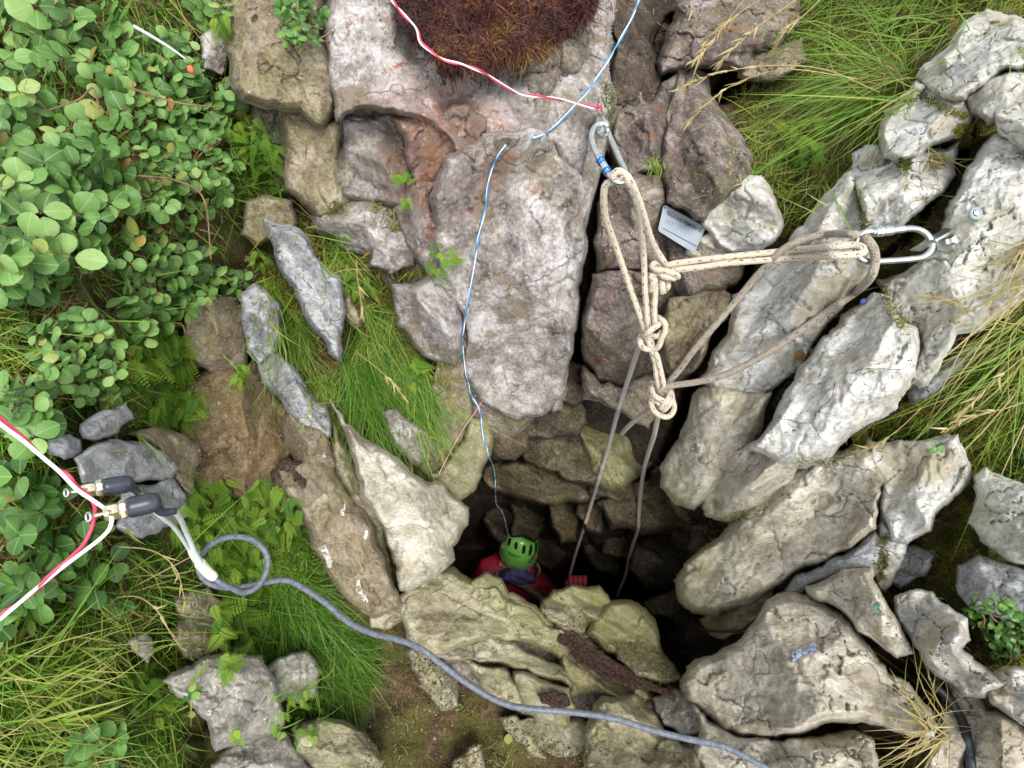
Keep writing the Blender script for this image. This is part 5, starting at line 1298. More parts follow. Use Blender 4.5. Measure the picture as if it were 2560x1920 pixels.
def cover(name, poly, n, Lpx, w, mat, tr=(0, 1), toward=.8, droop=.2, flow=None, label=None, cat=None, kind='stuff', lift=.0, segs=3, curl=.3, parent=None, avoid=True):
    n = int(n * .72); w = w * 1.45
    q = in_poly(poly, int(n * 1.8)) if avoid else in_poly(poly, n)
    q = q + G.normal(0, 9 if avoid else 3, q.shape)
    if avoid: q = q[(onrock(q[:, 0], q[:, 1]) < .022) | (G.random(len(q)) < .03)][:n]
    n = len(q)
    dd = S(q[:, 0], q[:, 1]) - lift
    roots = P(q[:, 0], q[:, 1], dd)
    dirs = G.normal(0, .55, (n, 3)) + BACK * toward + UPW * .3
    if flow is not None: dirs = dirs + (math.cos(math.radians(flow)) * RT + math.sin(math.radians(flow)) * DN) * .8
    patch = fbm(q[:, 0] / 55, q[:, 1] / 55, 3, 3)
    t = tr[0] + (tr[1] - tr[0]) * np.clip(.55 * G.random(n) + 1.3 * (patch - .5) + .22, 0, 1)
    B = Blades(); B.add(roots, dirs, G.uniform(*Lpx, n) * dd / FOC, w * G.uniform(.6, 1.4, n), droop, curl=curl, segs=segs, tint=t)
    return B.build(name, mat, label, cat, None, kind, parent)

# ------------------------------------------------------------------ ground cover (nobody could count it)
cover('grass_cover', '-60 -60 500 -60 500 120 520 300 500 480 420 640 260 700 280 900 420 1000 420 1250 640 1330 660 1500 380 1500 420 1740 -60 1740', 11000, (30, 95), .0016, 'grass', (0, .95), flow=60, curl=.45, segs=4)
cover('litter_cover', '-60 -60 480 -60 500 480 420 640 260 700 180 900 -60 1000', 3500, (20, 70), .0012, 'litter', (0, 1), .3, 0)
cover('litter_cover', '700 1330 880 1330 920 1440 1000 1500 1140 1580 1270 1620 1280 1700 640 1700 820 1560 720 1460', 2600, (5, 26), .0009, 'litter', (0, .85), .15, 0, segs=2)
cover('litter_cover', '1180 1360 1230 1370 1300 1420 1420 1500 1470 1500 1420 1400 1300 1380 1220 1340', 500, (4, 12), .0009, 'litter', (0, .4), .15, 0, segs=2)
cover('moss_cover', '1700 -60 2260 -60 2260 60 2120 20 2040 70 1990 150 1900 300 1840 370 1780 420 1690 540 1660 400 1600 300 1570 190 1640 170', 9000, (10, 34), .0012, 'moss_g', (0, .95), .8, .1)
soil_red = simple('reddish_soil', s2l(56, 43, 37), .95, var=.5, sc=220, bump=.004, spec=.1)
MAT['soil_red'] = soil_red
for pl_, lf_ in (('1186 1342 1225 1350 1262 1368 1300 1394 1345 1436 1400 1464 1450 1492 1470 1516 1440 1512 1390 1488 1340 1456 1290 1416 1245 1388 1205 1364', .135), ('1160 1500 1196 1488 1226 1500 1232 1524 1200 1530 1170 1520', .13)):
    o_ = rock('soil_patch', None, 'soil_red', pl_, lift=lf_, hh=.006, chip=.3, grow=0, jag=.1, planes=2, record=True); tag(o_, kind='structure')
cover('moss_cover', '2212 660 2260 760 2260 1040 2140 1020 2100 1060 2080 1160 2060 1200 2110 1190 2120 1220 2070 1250 1960 1280 1950 1240 1990 1190 2030 1160 2080 1050 2060 950 1900 950 1880 930 1960 870 2000 860 2120 760', 15000, (9, 30), .0011, 'moss_g', (0, .9), .9, .1)
cover('grass_cover', '2212 700 2260 760 2260 1040 2140 1020 2100 1060 2060 950 1920 950 1960 880 2120 780', 2600, (14, 46), .0011, 'grass', (.1, .8), .7, .3, flow=120)
cover('moss_cover', '2100 1400 2260 1380 2260 1460 2160 1450', 1400, (10, 30), .0011, 'moss_g', (0, .9), .8, .1)
cover('moss_cover', '560 500 640 440 860 430 960 520 960 600 860 640 980 780 960 900 1000 960 920 1010 800 960 700 880 560 640', 7000, (10, 34), .0011, 'moss_g', (0, 1), .7, .3, flow=80)
cover('grass_cover', '560 1250 640 1240 720 1300 820 1380 800 1470 760 1560 620 1560 560 1430 480 1330', 6500, (16, 52), .0010, 'grass', (0, .5), .6, .35, flow=55)
cover('moss_cover', '1700 560 1860 360 2000 130 2160 20 2260 0 2260 1720 1900 1720 2000 1500 1760 1240 1660 1300 1620 1180 1760 1020 1600 960 1700 800', 16000, (7, 22), .0010, 'moss_g', (0, .7), .9, .05, segs=2)
for k_, pl_ in enumerate(('1895 1150 1912 1150 1916 1200 1906 1250 1896 1258 1892 1200', '1985 200 2040 226 2090 250 2080 262 2030 240 1984 216', '1840 380 1862 440 1872 500 1862 500 1846 420', '2060 280 2080 272 2088 292 2066 300',
                          '1940 345 1962 348 1960 372 1942 368', '1900 600 1930 660 1960 700 1950 720 1916 670 1890 630', '1300 180 1330 190 1330 270 1306 300', '1560 1110 1650 1096 1730 1040 1700 1070 1600 1130 1520 1180', '1700 1000 1800 990 1850 960 1880 930 1880 960 1800 1000')):
    cover('moss_cover', pl_, 420, (5, 15), .0010, 'moss_g', (0, .6), .9, .05, segs=2, avoid=False)

def chips(name, poly, n, r, mat, kind='stuff'):
    q = in_poly(poly, n); dd = S(q[:, 0], q[:, 1])
    c_ = P(q[:, 0], q[:, 1], dd)
    k = np.array([[1, 0, 0], [-1, 0, 0], [0, 1, 0], [0, -1, 0], [0, 0, 1], [0, 0, -1]], float)
    T_ = np.array([[0, 2, 4], [2, 1, 4], [1, 3, 4], [3, 0, 4], [2, 0, 5], [1, 2, 5], [3, 1, 5], [0, 3, 5]])
    V = c_[:, None, :] + (k[None] + G.normal(0, .3, (n, 6, 3))) * (r[0] + (r[1] - r[0]) * G.random(n) ** 3)[:, None, None] * G.uniform(.5, 1.2, (n, 1, 3))
    M = Mesh(); M.add(V.reshape(-1, 3), np.zeros((0, 4), int), (T_[None] + (np.arange(n) * 6)[:, None, None]).reshape(-1, 3))
    o = M.build(name, MAT[mat], smooth=False); tag(o, kind=kind); return o
chips('stone_chips', '760 1380 900 1400 1000 1480 1140 1580 1270 1620 1280 1690 780 1690 800 1560', 800, (.0008, .0038), 'T')
chips('soil_crumbs', '760 1380 900 1400 1000 1480 1140 1580 1270 1620 1280 1690 780 1690 800 1560', 6000, (.0006, .0026), 'soil')
chips('reddish_grit', '1180 1350 1230 1366 1300 1400 1440 1500 1500 1500 1400 1380 1300 1390 1240 1330', 2500, (.0005, .0018), 'soil')
chips('bank_chips', '400 640 640 480 720 900 640 1060 440 1060 380 860', 900, (.0008, .004), 'T')
cover('fern_cover', '390 1060 460 1050 620 1080 700 1180 740 1280 640 1300 470 1280 400 1200', 9000, (8, 22), .0022, 'grass', (.15, .62), .8, .2, curl=.5, segs=2)
cover('fern_cover', '300 1420 420 1260 560 1290 600 1420 420 1470 380 1600 300 1650', 5000, (8, 24), .0022, 'grass', (.2, .7), .8, .2, curl=.5, segs=2)
cover('fern_cover', '260 720 400 700 430 800 420 920 300 920', 3500, (8, 22), .0020, 'grass', (.1, .6), .8, .2, curl=.5, segs=2)
cover('fern_cover', '500 240 600 300 620 440 520 460 490 360', 2600, (8, 20), .0018, 'grass', (.1, .7), .8, .2, curl=.5, segs=2)
for pl_ in ('2200 -150 2366 -150 2366 1800 2200 1800', '-150 -150 2366 -150 2366 -40 -150 -40', '-150 -40 -40 -40 -40 1800 -150 1800', '-40 1640 1200 1680 1200 1810 -40 1810', '1250 1700 2200 1700 2200 1810 1250 1810'):
    cover('grass_cover', pl_, 2600, (30, 90), .0014, 'grass', (.1, .95), .7, .3, segs=3)
# ------------------------------------------------------------------ the dark red moss cushion
MP = '838 -60 1312 -60 1288 14 1246 62 1200 96 1176 112 1130 120 1090 138 1058 128 1020 140 985 156 962 166 945 140 930 112 905 98 880 70 862 30'
mo = rock('moss_cushion', None, 'soil', MP, lift=.105, hh=.03, bev=60, jag=.16, chip=.9, grow=0)
mo.data.materials.clear(); mo.data.materials.append(simple('moss_underlayer', s2l(58, 28, 24), .9, var=.3))
tag(mo, 'dark red brown moss cushion spilling over the top edge of the wall', 'moss')
n = 24000
q = in_poly(MP, n); q = q + G.normal(0, 1, q.shape) * np.where(G.random(n) < .3, 30, 5)[:, None]; dd = S(q[:, 0], q[:, 1])
dirs = G.normal(0, .42, (n, 3)) + BACK * .55 + DN * .75
pt = fbm(q[:, 0] / 60, q[:, 1] / 50, 13, 3); edge = np.clip((1180 - q[:, 0]) / 340, 0, 1)
tt_ = np.clip(.62 * G.random(n) + 1.2 * (pt - .5) + .42 * (q[:, 0] > 940) * (1 - edge * .5) * np.clip(q[:, 1] / 90, .3, 1) - .05, 0, 1)
B = Blades(); B.add(P(q[:, 0], q[:, 1], dd + .003), dirs, G.uniform(8, 22, n) * G.choice([1, 1.7], n, p=[.85, .15]) * dd / FOC, .0017 * G.uniform(.6, 1.3, n), .25, curl=.35, segs=3, tint=tt_)
B.build('moss_strands', 'moss_red', kind='stuff', parent=mo)

# ------------------------------------------------------------------ leafy shrubs
def leaf_mesh(name, wd, fold, tipp, curlz):
    ts = np.array([0, .10, .30, .55, .78, .93, 1.0])
    half = np.array([.03, .22, .41, .49, .40, .21, .02]) * wd
    V = []
    for t, h in zip(ts, half):
        z = -curlz * (t - .35) ** 2
        V += [(-h, t, z - fold * h), (-h * .55, t, z + fold * .15 * h), (0, t, z - fold * .2 * .1), (h * .55, t, z + fold * .15 * h), (h, t, z - fold * h)]
    Q = [(i * 5 + k, i * 5 + k + 1, (i + 1) * 5 + k + 1, (i + 1) * 5 + k) for i in range(6) for k in range(4)]
    return mk_mesh(name, np.array(V), Q, mat=MAT['leaf'])
LEAF = [leaf_mesh('leaf', w_, f_, 0, c_) for w_, f_, c_ in ((.98, .12, .3), (.88, -.10, .2), (1.06, .25, .45), (.78, .05, .15))]
LEAFD = [l.copy() for l in LEAF]
for l in LEAFD: l.materials.clear(); l.materials.append(MAT['leafd'])

def put(me, name, parent, pw, y, z, s):
    """child copy: y along the leaf, z its face"""
    z = z - y * z.dot(y); z = z / np.linalg.norm(z); x = np.cross(y, z)
    o = bpy.data.objects.new(name, me); COL.objects.link(o)
    o.parent = parent
    l = parent.location
    o.matrix_basis = Matrix(((x[0] * s, y[0] * s, z[0] * s, pw[0] - l[0]), (x[1] * s, y[1] * s, z[1] * s, pw[1] - l[1]), (x[2] * s, y[2] * s, z[2] * s, pw[2] - l[2]), (0, 0, 0, 1)))
    return o

def shrub(label, poly, ncl, sz, lift, meshes=LEAF, per=(4, 7), sep=34,  group='leafy shrubs on the left bank', twigs=True):
    poly = PL(poly); c_ = poly.mean(0)
    if ncl > 10: ncl = int(ncl * 1.6); sep = sep * .74
    root = thing('leafy_shrub', label, 'shrub', P(c_[0], c_[1], float(S(c_[0], c_[1]))), group)
    pts = []; tries = 0
    while len(pts) < ncl and tries < ncl * 60:
        q = in_poly(poly, 1)[0]; tries += 1
        if all((q[0] - a) ** 2 + (q[1] - b) ** 2 > sep * sep for a, b in pts): pts.append(tuple(q))
    tw = Mesh(); nl = 0
    stuffV = []
    for (u, v) in pts:
        ds = float(S(u, v)); lf = lift * G.uniform(.4, 1.25)
        size = sz * .70 * G.uniform(.75, 1.2) * (1.0 + .15 * max(0, (360 - u) / 360))
        cen = P(u, v, ds - lf)
        up = BACK * .62 + UPW * .25 + G.normal(0, .34, 3); up /= np.linalg.norm(up)
        k = int(G.integers(per[0], per[1] + 1)); a0 = G.random() * 6.28
        e1 = np.cross(up, RT); e1 /= np.linalg.norm(e1); e2 = np.cross(up, e1)
        for j in range(k):
            a = a0 + j * 2.4 + G.normal(0, .2)
            rad = np.cos(a) * e1 + np.sin(a) * e2
            tilt = G.uniform(.10, .45)
            y = rad * math.cos(tilt) + up * math.sin(tilt) * G.choice([1, .4, -.3])
            y /= np.linalg.norm(y)
            z = up + G.normal(0, .34, 3)
            s = size * G.uniform(.78, 1.15) / FOC * (ds - lf)
            if nl < 298:
                put(meshes[int(G.integers(len(meshes)))], 'leaf', root, cen + rad * s * .12 - up * (j * .0022), y, z, s)
                nl += 1
        if twigs:
            g0 = P(u + G.normal(0, 26), v + G.normal(0, 26), ds + .004)
            mid = (g0 + cen) / 2 + G.normal(0, .006, 3)
            one = Mesh() if len(pts) < 9 else tw
            one.add(*tube(crom(np.array([g0, mid, cen - up * .004]), 4), np.linspace(.0016, .0008, 9), 5))
            if one is not tw: one.build('stem', MAT['twig'], root)
    if twigs and tw.n: tag(tw.build('stems', MAT['twig'], root), kind='stuff')
    return root
shrub('broad round leaved shrub filling the upper left corner', '-50 -40 210 -40 250 60 300 200 240 330 120 330 -50 300', 52, 50, .075)
shrub('round leaved shrub below the white grass stem, upper left', '250 50 400 70 430 130 500 170 505 240 480 300 400 320 290 300 250 200', 50, 40, .06, sep=30)
shrub('dense shrub at the left edge with the largest bright leaves', '-50 300 120 330 260 340 270 480 200 560 100 620 -50 640', 46, 58, .085, sep=40)
shrub('shrub branch with small round leaves hanging over the tan bank', '280 310 400 330 490 300 510 350 480 430 420 470 440 560 540 610 500 640 430 600 330 600 270 500', 58, 38, .06, sep=28)
shrub('low shrub sprays reaching down beside the fern, left', '270 560 400 600 470 620 440 650 350 700 320 730 280 690 270 640', 20, 38, .06, sep=28)
shrub('loose shrub sprig above the grooved slate, left', '60 700 180 680 240 740 260 830 230 880 160 860 90 800', 22, 38, .06, sep=32)
shrub('shrub sprig at the left edge right above the red wire', '-50 840 80 830 110 900 70 950 0 880 -50 860', 12, 50, .09, sep=38)
shrub('large leaved shrub under the plugs and red wire, lower left', '0 1000 120 1060 230 1160 260 1260 250 1340 140 1340 -40 1380 -50 1060', 20, 62, .05, LEAFD, sep=44, per=(3, 5))
shrub('small leafy sprig at the bottom left edge', '150 1590 230 1560 270 1600 250 1690 160 1690', 7, 48, .07, sep=30, per=(4, 5))
shrub('small leafy sprig hanging at the top edge of the tan bulge', '594 -30 720 -30 700 20 690 80 650 120 610 70', 15, 26, .04, sep=20, meshes=LEAFD)
shrub('bright spiky sprig in the top left centre', '400 -20 480 -30 490 30 450 60 410 50', 7, 44, .05, sep=22)
shrub('two round green leaves over the white cracked boulder', '2018 952 2040 950 2044 966 2026 970', 1, 30, .02, sep=10, per=(3, 3), meshes=LEAFD, twigs=False)
shrub('trailing weed with leaves at the right edge', '2090 1320 2212 1290 2240 1400 2180 1440 2130 1400', 14, 26, .04, sep=24, meshes=LEAFD)
shrub('small sprout on the left corner of the squared grey block', '385 1500 430 1490 440 1530 400 1545', 3, 26, .03, sep=14, per=(4, 5))
shrub('tiny yellow green sprout on the brown soil', '990 1515 1010 1515 1010 1535 995 1535', 1, 18, .01, sep=14, per=(4, 5), twigs=False)

# ------------------------------------------------------------------ ferns
def frond_mesh(name, np_, wid, leaf, droop, sweep):
    V = []; F = []
    def diamond(p, d, l, w, nz):
        s = np.array([-d[1], d[0], 0])
        i = len(V)
        V.extend([p, p + d * l * .45 + s * w + [0, 0, nz], p + d * l, p + d * l * .45 - s * w + [0, 0, nz]])
        F.append((i, i + 3, i + 2, i + 1))
    for i in range(np_):
        t = .08 + .90 * i / np_
        y = t; z = -droop * t * t
        prof = wid * math.sin(min(1, t * 2.6 + .25) * math.pi / 2) * (1 - t) ** .75
        for sg in (-1, 1):
            a = math.radians(90 - sweep)
            d = np.array([sg * math.sin(a), math.cos(a), 0])
            p0 = np.array([0, y + (.012 if sg > 0 else 0), z])
            m_ = max(2, int(prof / .030))
            for j in range(m_):
                f = (j + .6) / m_
                pp = p0 + d * prof * f + np.array([0, 0, -.10 * prof * f * f])
                ll = leaf * (1 - f * .65) * (1 - t * .4)
                for s2 in (-1, 1):
                    b = a + s2 * sg * math.radians(52)
                    dd_ = np.array([math.sin(b) * sg, math.cos(b), 0])
                    diamond(pp, dd_, ll, ll * .36, .006)
            diamond(p0, d, prof * 1.05, .006, 0)
    i = len(V)
    return mk_mesh(name, np.array(V), F, smooth=False, mat=MAT['fern'])
FR_ = [frond_mesh('frond', 11, .30, .092, .35, 18), frond_mesh('frond', 9, .38, .105, .5, 12), frond_mesh('frond', 13, .23, .078, .2, 24)]
def fern(label, u, v, rad, n, ang, spr, Lpx, lift=.038, toward=.55, mesh=None):
    root = thing('fern', label, 'fern', P(u, v, float(S(u, v))), 'small lacy ferns')
    for k in range(int(n * 2.0)):
        a = G.random() * 6.283; r = rad * 1.1 * math.sqrt(G.random())
        uu = u + math.cos(a) * r; vv = v + math.sin(a) * r
        d = float(S(uu, vv)) - lift * G.uniform(.2, 1.2)
        h = math.radians(G.normal(ang, spr))
        y = math.cos(h) * RT + math.sin(h) * DN + BACK * G.uniform(.05, toward); y /= np.linalg.norm(y)
        z = BACK * .8 + UPW * .4 + G.normal(0, .2, 3)
        put(FR_[int(G.integers(3))] if mesh is None else FR_[mesh], 'frond', root, P(uu, vv, d), y, z, .6 * G.uniform(*Lpx) * d / FOC)
fern('large dark fern spilling down right under the shrub, left', 340, 760, 60, 30, 80, 38, (60, 105))
fern('light green fern fronds above the brown undercut face', 380, 860, 50, 20, 60, 45, (55, 95))
fern('flat fern frond pointing right over the brown face', 395, 895, 14, 6, 8, 16, (60, 90))
fern('dense fern bed right of the cable plugs', 470, 1090, 60, 40, 70, 60, (48, 85))
fern('dense fern bed under the brown undercut face', 580, 1100, 62, 42, 80, 55, (48, 85))
fern('fern clump seen inside the cable loop', 510, 1215, 62, 46, 70, 60, (44, 80))
fern('fern growing between the plugs and the cable loop', 420, 1130, 40, 22, 80, 50, (44, 78))
fern('fern clump below the cable loop', 500, 1330, 44, 34, 20, 55, (60, 95))
fern('dark fern clump above the small grey green stone', 520, 1400, 40, 22, 70, 60, (44, 78))
fern('fern on the lichen rock right of the upper shrub', 530, 290, 40, 20, 55, 40, (50, 85))
fern('feathery fern under the tan rock bulge', 565, 330, 34, 14, 65, 40, (44, 78))
fern('yellow green fern hanging from the top left', 476, 40, 14, 8, 80, 16, (60, 90))
fern('little fern tuft at the base of the leafy branch', 560, 556, 18, 9, 100, 60, (30, 52))
fern('small fern plant in the crack left of the speckled slab', 518, 800, 18, 9, 90, 50, (34, 58))
fern('bright little fern in the crack of the wall', 872, 392, 6, 5, -110, 60, (34, 56), mesh=1)
fern('drooping fern under the bright little fern', 876, 430, 6, 3, 92, 16, (34, 50))
fern('fern in grass left of the silvery rock', 775, 612, 28, 14, 90, 50, (44, 70))
fern('fern fringe along the top of the silvery rock', 950, 560, 30, 12, 60, 40, (36, 60))
fern('yellowish fern in the hanging bright grass', 890, 800, 26, 12, 60, 40, (40, 66))
fern('fern peeping out under the big green grass tuft', 1740, 300, 44, 20, 110, 40, (46, 80))
fern('fern scrap near the squared grey block top', 490, 1440, 16, 7, 30, 60, (36, 58))
fern('fern scrap growing on the squared grey block', 515, 1580, 12, 5, 100, 40, (36, 54))
fern('fern clump in the bottom left herbs', 300, 1500, 60, 26, 60, 70, (44, 78))
fern('herb patch at the bottom centre left edge', 640, 1540, 60, 24, 90, 70, (30, 52))

# ------------------------------------------------------------------ grass tufts
tuft('big bright green grass tuft sweeping left, upper right', 1930, 190, 46, 1100, 150, 24, (170, 420), .0013, .45, .42, tr=(.1, .78))
tuft('straw coloured heart of the big upper right tuft', 1950, 180, 30, 260, 140, 45, (110, 300), .0012, .5, .4, 'straw', (0, .9))
tuft('dense green grass hanging from the top edge, upper right', 1900, 10, 170, 1300, 150, 24, (100, 260), .0012, .4, .35, tr=(0, .7))
tuft('yellow green grass in the top right corner', 2140, -10, 110, 900, 120, 40, (50, 150), .0012, .5, .3, tr=(.2, .9))
tuft('olive drooping grass below the pointed slab', 1640, 330, 60, 420, 110, 30, (60, 160), .0009, .3, .3, tr=(.3, .95))
tuft('thin olive grass above the triangular white slab', 1760, 400, 60, 380, 120, 40, (50, 130), .0009, .35, .3, tr=(.2, .95))
tuft('long golden grass leaning in from the right edge', 2280, 560, 60, 460, 152, 11, (200, 400), .0014, .35, .30, 'straw', (0, .8))
tuft('green and gold grass at the right edge under the golden tuft', 2290, 700, 70, 420, 140, 14, (180, 420), .0014, .3, .35, tr=(.2, .95))
tuft('straw tuft between the cream boulder and notched rock', 2010, 1545, 30, 300, -112, 14, (90, 230), .0009, .3, .12, 'straw', (0, .85))
tuft('pale dry tuft spreading left over the cream boulder', 2030, 1580, 26, 420, 170, 26, (100, 250), .0010, .45, .3, 'straw', (.2, 1))
tuft('wispy tuft at the wall foot with long fine blades', 745, 540, 22, 380, -95, 38, (70, 180), .0009, .4, .15, tr=(0, .9))
tuft('yellow green tuft right of the wispy one', 720, 560, 30, 420, 60, 45, (60, 150), .0009, .5, .35, tr=(.2, 1))
tuft('green grass strip left of the blue grey pointed rock', 620, 700, 34, 700, 78, 14, (90, 210), .0009, .35, .3, tr=(.05, .85))
tuft('long grass strip flowing down past the speckled slab', 690, 840, 30, 620, 74, 13, (90, 200), .0009, .3, .3, tr=(.1, 1))
tuft('brightest green grass sheaf hanging toward the light slab', 775, 790, 34, 1100, 66, 10, (120, 260), .0010, .3, .3, tr=(0, .5))
tuft('second bright green sheaf hanging toward the shaft', 870, 800, 40, 900, 62, 14, (90, 220), .0010, .3, .3, tr=(.05, .7))
tuft('short olive fringe above the smooth side face', 930, 930, 30, 420, 75, 25, (40, 120), .0009, .3, .3, tr=(.3, 1))
tuft('grass fringe between the silvery rock and the light slab', 800, 700, 44, 500, 70, 28, (60, 150), .0009, .4, .3, tr=(.05, .8))
tuft('thin blades standing beside the small grey stone', 580, 620, 24, 240, 80, 26, (60, 150), .0008, .4, .2, tr=(.1, .8))
tuft('fine grass over the brown undercut face', 520, 790, 50, 120, 62, 16, (90, 180), .0007, .2, .25, tr=(.1, .7))
tuft('dark green grass left of the tan rock spine', 640, 1290, 46, 800, 50, 28, (70, 160), .0010, .4, .3, tr=(0, .45))
tuft('dark green grass between the cable and brown soil', 720, 1420, 50, 900, 60, 40, (50, 130), .0010, .4, .3, tr=(0, .45))
tuft('grass around the small grey green stone', 640, 1530, 50, 420, 30, 60, (40, 90), .0010, .4, .3, tr=(.1, .6))
tuft('coarse long blades crossing the lower left corner', -20, 1560, 60, 80, -30, 22, (260, 480), .0036, .35, .28, tr=(.3, .72), d=.60, curl=.08)
tuft('yellow green tangle in the bottom left corner', 60, 1560, 130, 900, -20, 50, (80, 230), .0015, .5, .35, tr=(.3, .95), curl=.3)
tuft('tangle of thin blades under the cable plugs', 260, 1330, 110, 520, 10, 60, (70, 190), .0011, .5, .35, tr=(.3, .95), curl=.35)
tuft('fine grass over the leafy shrub, left edge', -10, 760, 70, 260, 40, 40, (90, 260), .0011, .6, .35, tr=(.3, 1), curl=.3)
tuft('grass blades fanning from the top left corner', 60, -20, 110, 130, 55, 18, (240, 560), .0014, .8, .35, tr=(.35, .85), curl=.12)
tuft('grass blades fanning from the top edge beside the bulge', 350, -20, 70, 60, 52, 14, (200, 400), .0012, .8, .35, tr=(.4, .85), curl=.10)
tuft('straw blades dangling over the dark boulder, top centre right', 1440, -20, 60, 26, 95, 20, (50, 120), .0014, .4, .15, 'straw', (.4, 1))
tuft('sparse grass in the joint of the white slabs, right', 2020, 330, 16, 50, 80, 40, (40, 110), .0009, .4, .2, 'straw', (0, .8))
tuft('tiny green grass in the crack right of the karabiner', 1420, 350, 14, 120, 95, 26, (30, 90), .0009, .4, .25, tr=(.1, .9), d=None)

# grass stems with seed heads
def stems(label, runs, heads, mat='straw', w=.0009):
    root = thing('seeding_grass', label, 'grass', P(runs[0][0][0], runs[0][0][1], runs[0][0][2]), 'seed head grasses')
    for rn in runs:
        st_ = Mesh(); B = Blades()
        p = P(*crom(np.array(rn, float), 8).T)
        st_.add(*tube(p, np.linspace(w, w * .45, len(p)), 5))
        nh = heads
        a = int(len(p) * .45)
        ii = np.clip(np.linspace(a, len(p) - 1, nh).astype(int), 1, len(p) - 1)
        tg = p[ii] - p[ii - 1]; tg /= np.linalg.norm(tg, axis=1)[:, None]
        dirs = tg + G.normal(0, .28, tg.shape)
        B.add(p[ii], dirs, G.uniform(.010, .022, len(ii)), .0028, .1, curl=.06, segs=3, tint=G.uniform(.4, 1, len(ii)))
        st_.build('stalk', MAT['straw_solid'], root)
        B.build('seed_head', mat, parent=root)
MAT['straw_solid'] = simple('straw_stem', s2l(150, 136, 88), .7, var=.2)
z0 = .78
stems('drooping pale seed heads in front of the dark boulder', [
    [(1760, -30, z0), (1690, 20, z0 - .02), (1620, 70, z0 - .02), (1570, 120, z0 - .01), (1556, 136, z0)],
    [(1700, -40, z0), (1640, 0, z0 - .02), (1580, 40, z0 - .02), (1525, 90, z0), (1512, 128, z0)],
    [(1640, -30, z0), (1600, 8, z0 - .01), (1560, 60, z0), (1520, 110, z0), (1500, 130, z0)],
    [(1780, -10, z0), (1740, 30, z0 - .02), (1700, 60, z0 - .02), (1676, 100, z0)]], 17)
stems('long seed stem reaching left from the big tuft', [
    [(1900, 200, z0), (1780, 150, z0 - .03), (1660, 142, z0 - .04), (1560, 156, z0 - .03), (1500, 176, z0 - .02), (1466, 192, z0 - .01)],
    [(1850, 170, z0), (1700, 150, z0 - .03), (1590, 180, z0 - .02), (1520, 230, z0), (1490, 262, z0 + .01)]], 14)
stems('seed stems at the right edge with curled tips', [
    [(2260, 690, .72), (2190, 700, .69), (2120, 680, .68), (2050, 650, .68), (2010, 640, .69)],
    [(2260, 850, .72), (2180, 880, .70), (2100, 900, .70), (2040, 930, .70)],
    [(2280, 720, .68), (2200, 780, .67), (2120, 850, .68), (2060, 910, .70)]], 15)
stems('yellow seed stem along the gap under the brightest boulder', [
    [(1990, 880, .80), (1950, 920, .78), (1910, 950, .78), (1880, 966, .79), (1842, 990, .80)]], 22)
stems('bleached seed stem beside the straw tuft, lower right', [
    [(2030, 1600, .80), (2030, 1540, .76), (2010, 1470, .75), (1990, 1410, .76), (1975, 1380, .78)],
    [(2000, 1380, .80), (2020, 1450, .77), (2040, 1530, .77), (2030, 1580, .78)]], 10)
stems('fine seed stem hanging in the wispy tuft', [
    [(770, 560, .90), (772, 600, .88), (780, 650, .88), (784, 690, .90)],
    [(770, 760, .90), (820, 800, .88), (850, 830, .88), (880, 870, .90)]], 10)
stems('bleached bent grass stem in the lower left herbs', [
    [(250, 1290, .64), (300, 1290, .60), (340, 1320, .59), (370, 1370, .60), (392, 1400, .61)],
    [(250, 1180, .62), (330, 1190, .58), (380, 1230, .58), (400, 1300, .60)]], 5)
M = Mesh(); M.add(*tube(runpath('290 57 .62 330 80 .62 370 105 .63 402 128 .64', 6), np.linspace(.0021, .0012, 19), 7))
tag(M.build('dry_stem', MAT['thin_cable']), 'thick bleached stem lying across the shrub, upper left', 'stem')
for i_, (lab_, run_) in enumerate((('brown twig arching through the shrub leaves', '215 235 .64 200 190 .63 170 215 .62 100 240 .62'), ('pale twig running down right through the shrub', '280 190 .64 340 210 .62 400 225 .62 480 232 .64'),
                    ('thin brown twig over the lower shrub leaves', '300 380 .66 380 390 .63 440 430 .64 456 560 .66'), ('grey dead twig at the bottom left edge', '-40 1590 .6 60 1566 .58 130 1572 .58 170 1560 .6'),
                    ('pale root on the brown soil near the bottom', '1000 1640 1 1030 1625 1 1060 1612 1 1075 1600 1'))):
    M = Mesh(); M.add(*tube(runpath(run_, 8, .002), np.linspace(.0014, .0008, 25), 6)); tag(M.build('twig', MAT['twig']), lab_, 'twig')
# small fallen leaves
for lab_, u_, v_, s_ in (('fallen yellow brown leaf in the joint above the brightest boulder', 1738, 778, 28), ('second fallen leaf, more orange, in the same joint', 1752, 770, 20), ('curled olive leaf between white boulders', 1862, 968, 34), ('dead brown leaf on the rope crossed slab', 1790, 655, 24), ('small green leaf on the brown soil near the bottom', 1098, 1608, 22)):
    d_ = float(S(u_, v_)) - .004
    me_ = LEAF[1].copy(); me_.materials.clear()
    me_.materials.append(simple('fallen_leaf_' + str(u_), s2l(122, 96, 62) if 'green' not in lab_ and 'olive' not in lab_ else s2l(110, 120, 48), .6, var=.3, sc=200))
    o_ = bpy.data.objects.new('fallen_leaf', me_); COL.objects.link(o_)
    y_ = RT * math.cos(u_) + DN * math.sin(u_); z_ = BACK; x_ = np.cross(y_, z_); k_ = s_ * d_ / FOC; pw_ = P(u_, v_, d_)
    o_.matrix_world = Matrix([[float(x_[r] * k_), float(y_[r] * k_), float(z_[r] * k_), float(pw_[r])] for r in range(3)] + [[0, 0, 0, 1]])
    tag(o_, lab_, 'leaf')
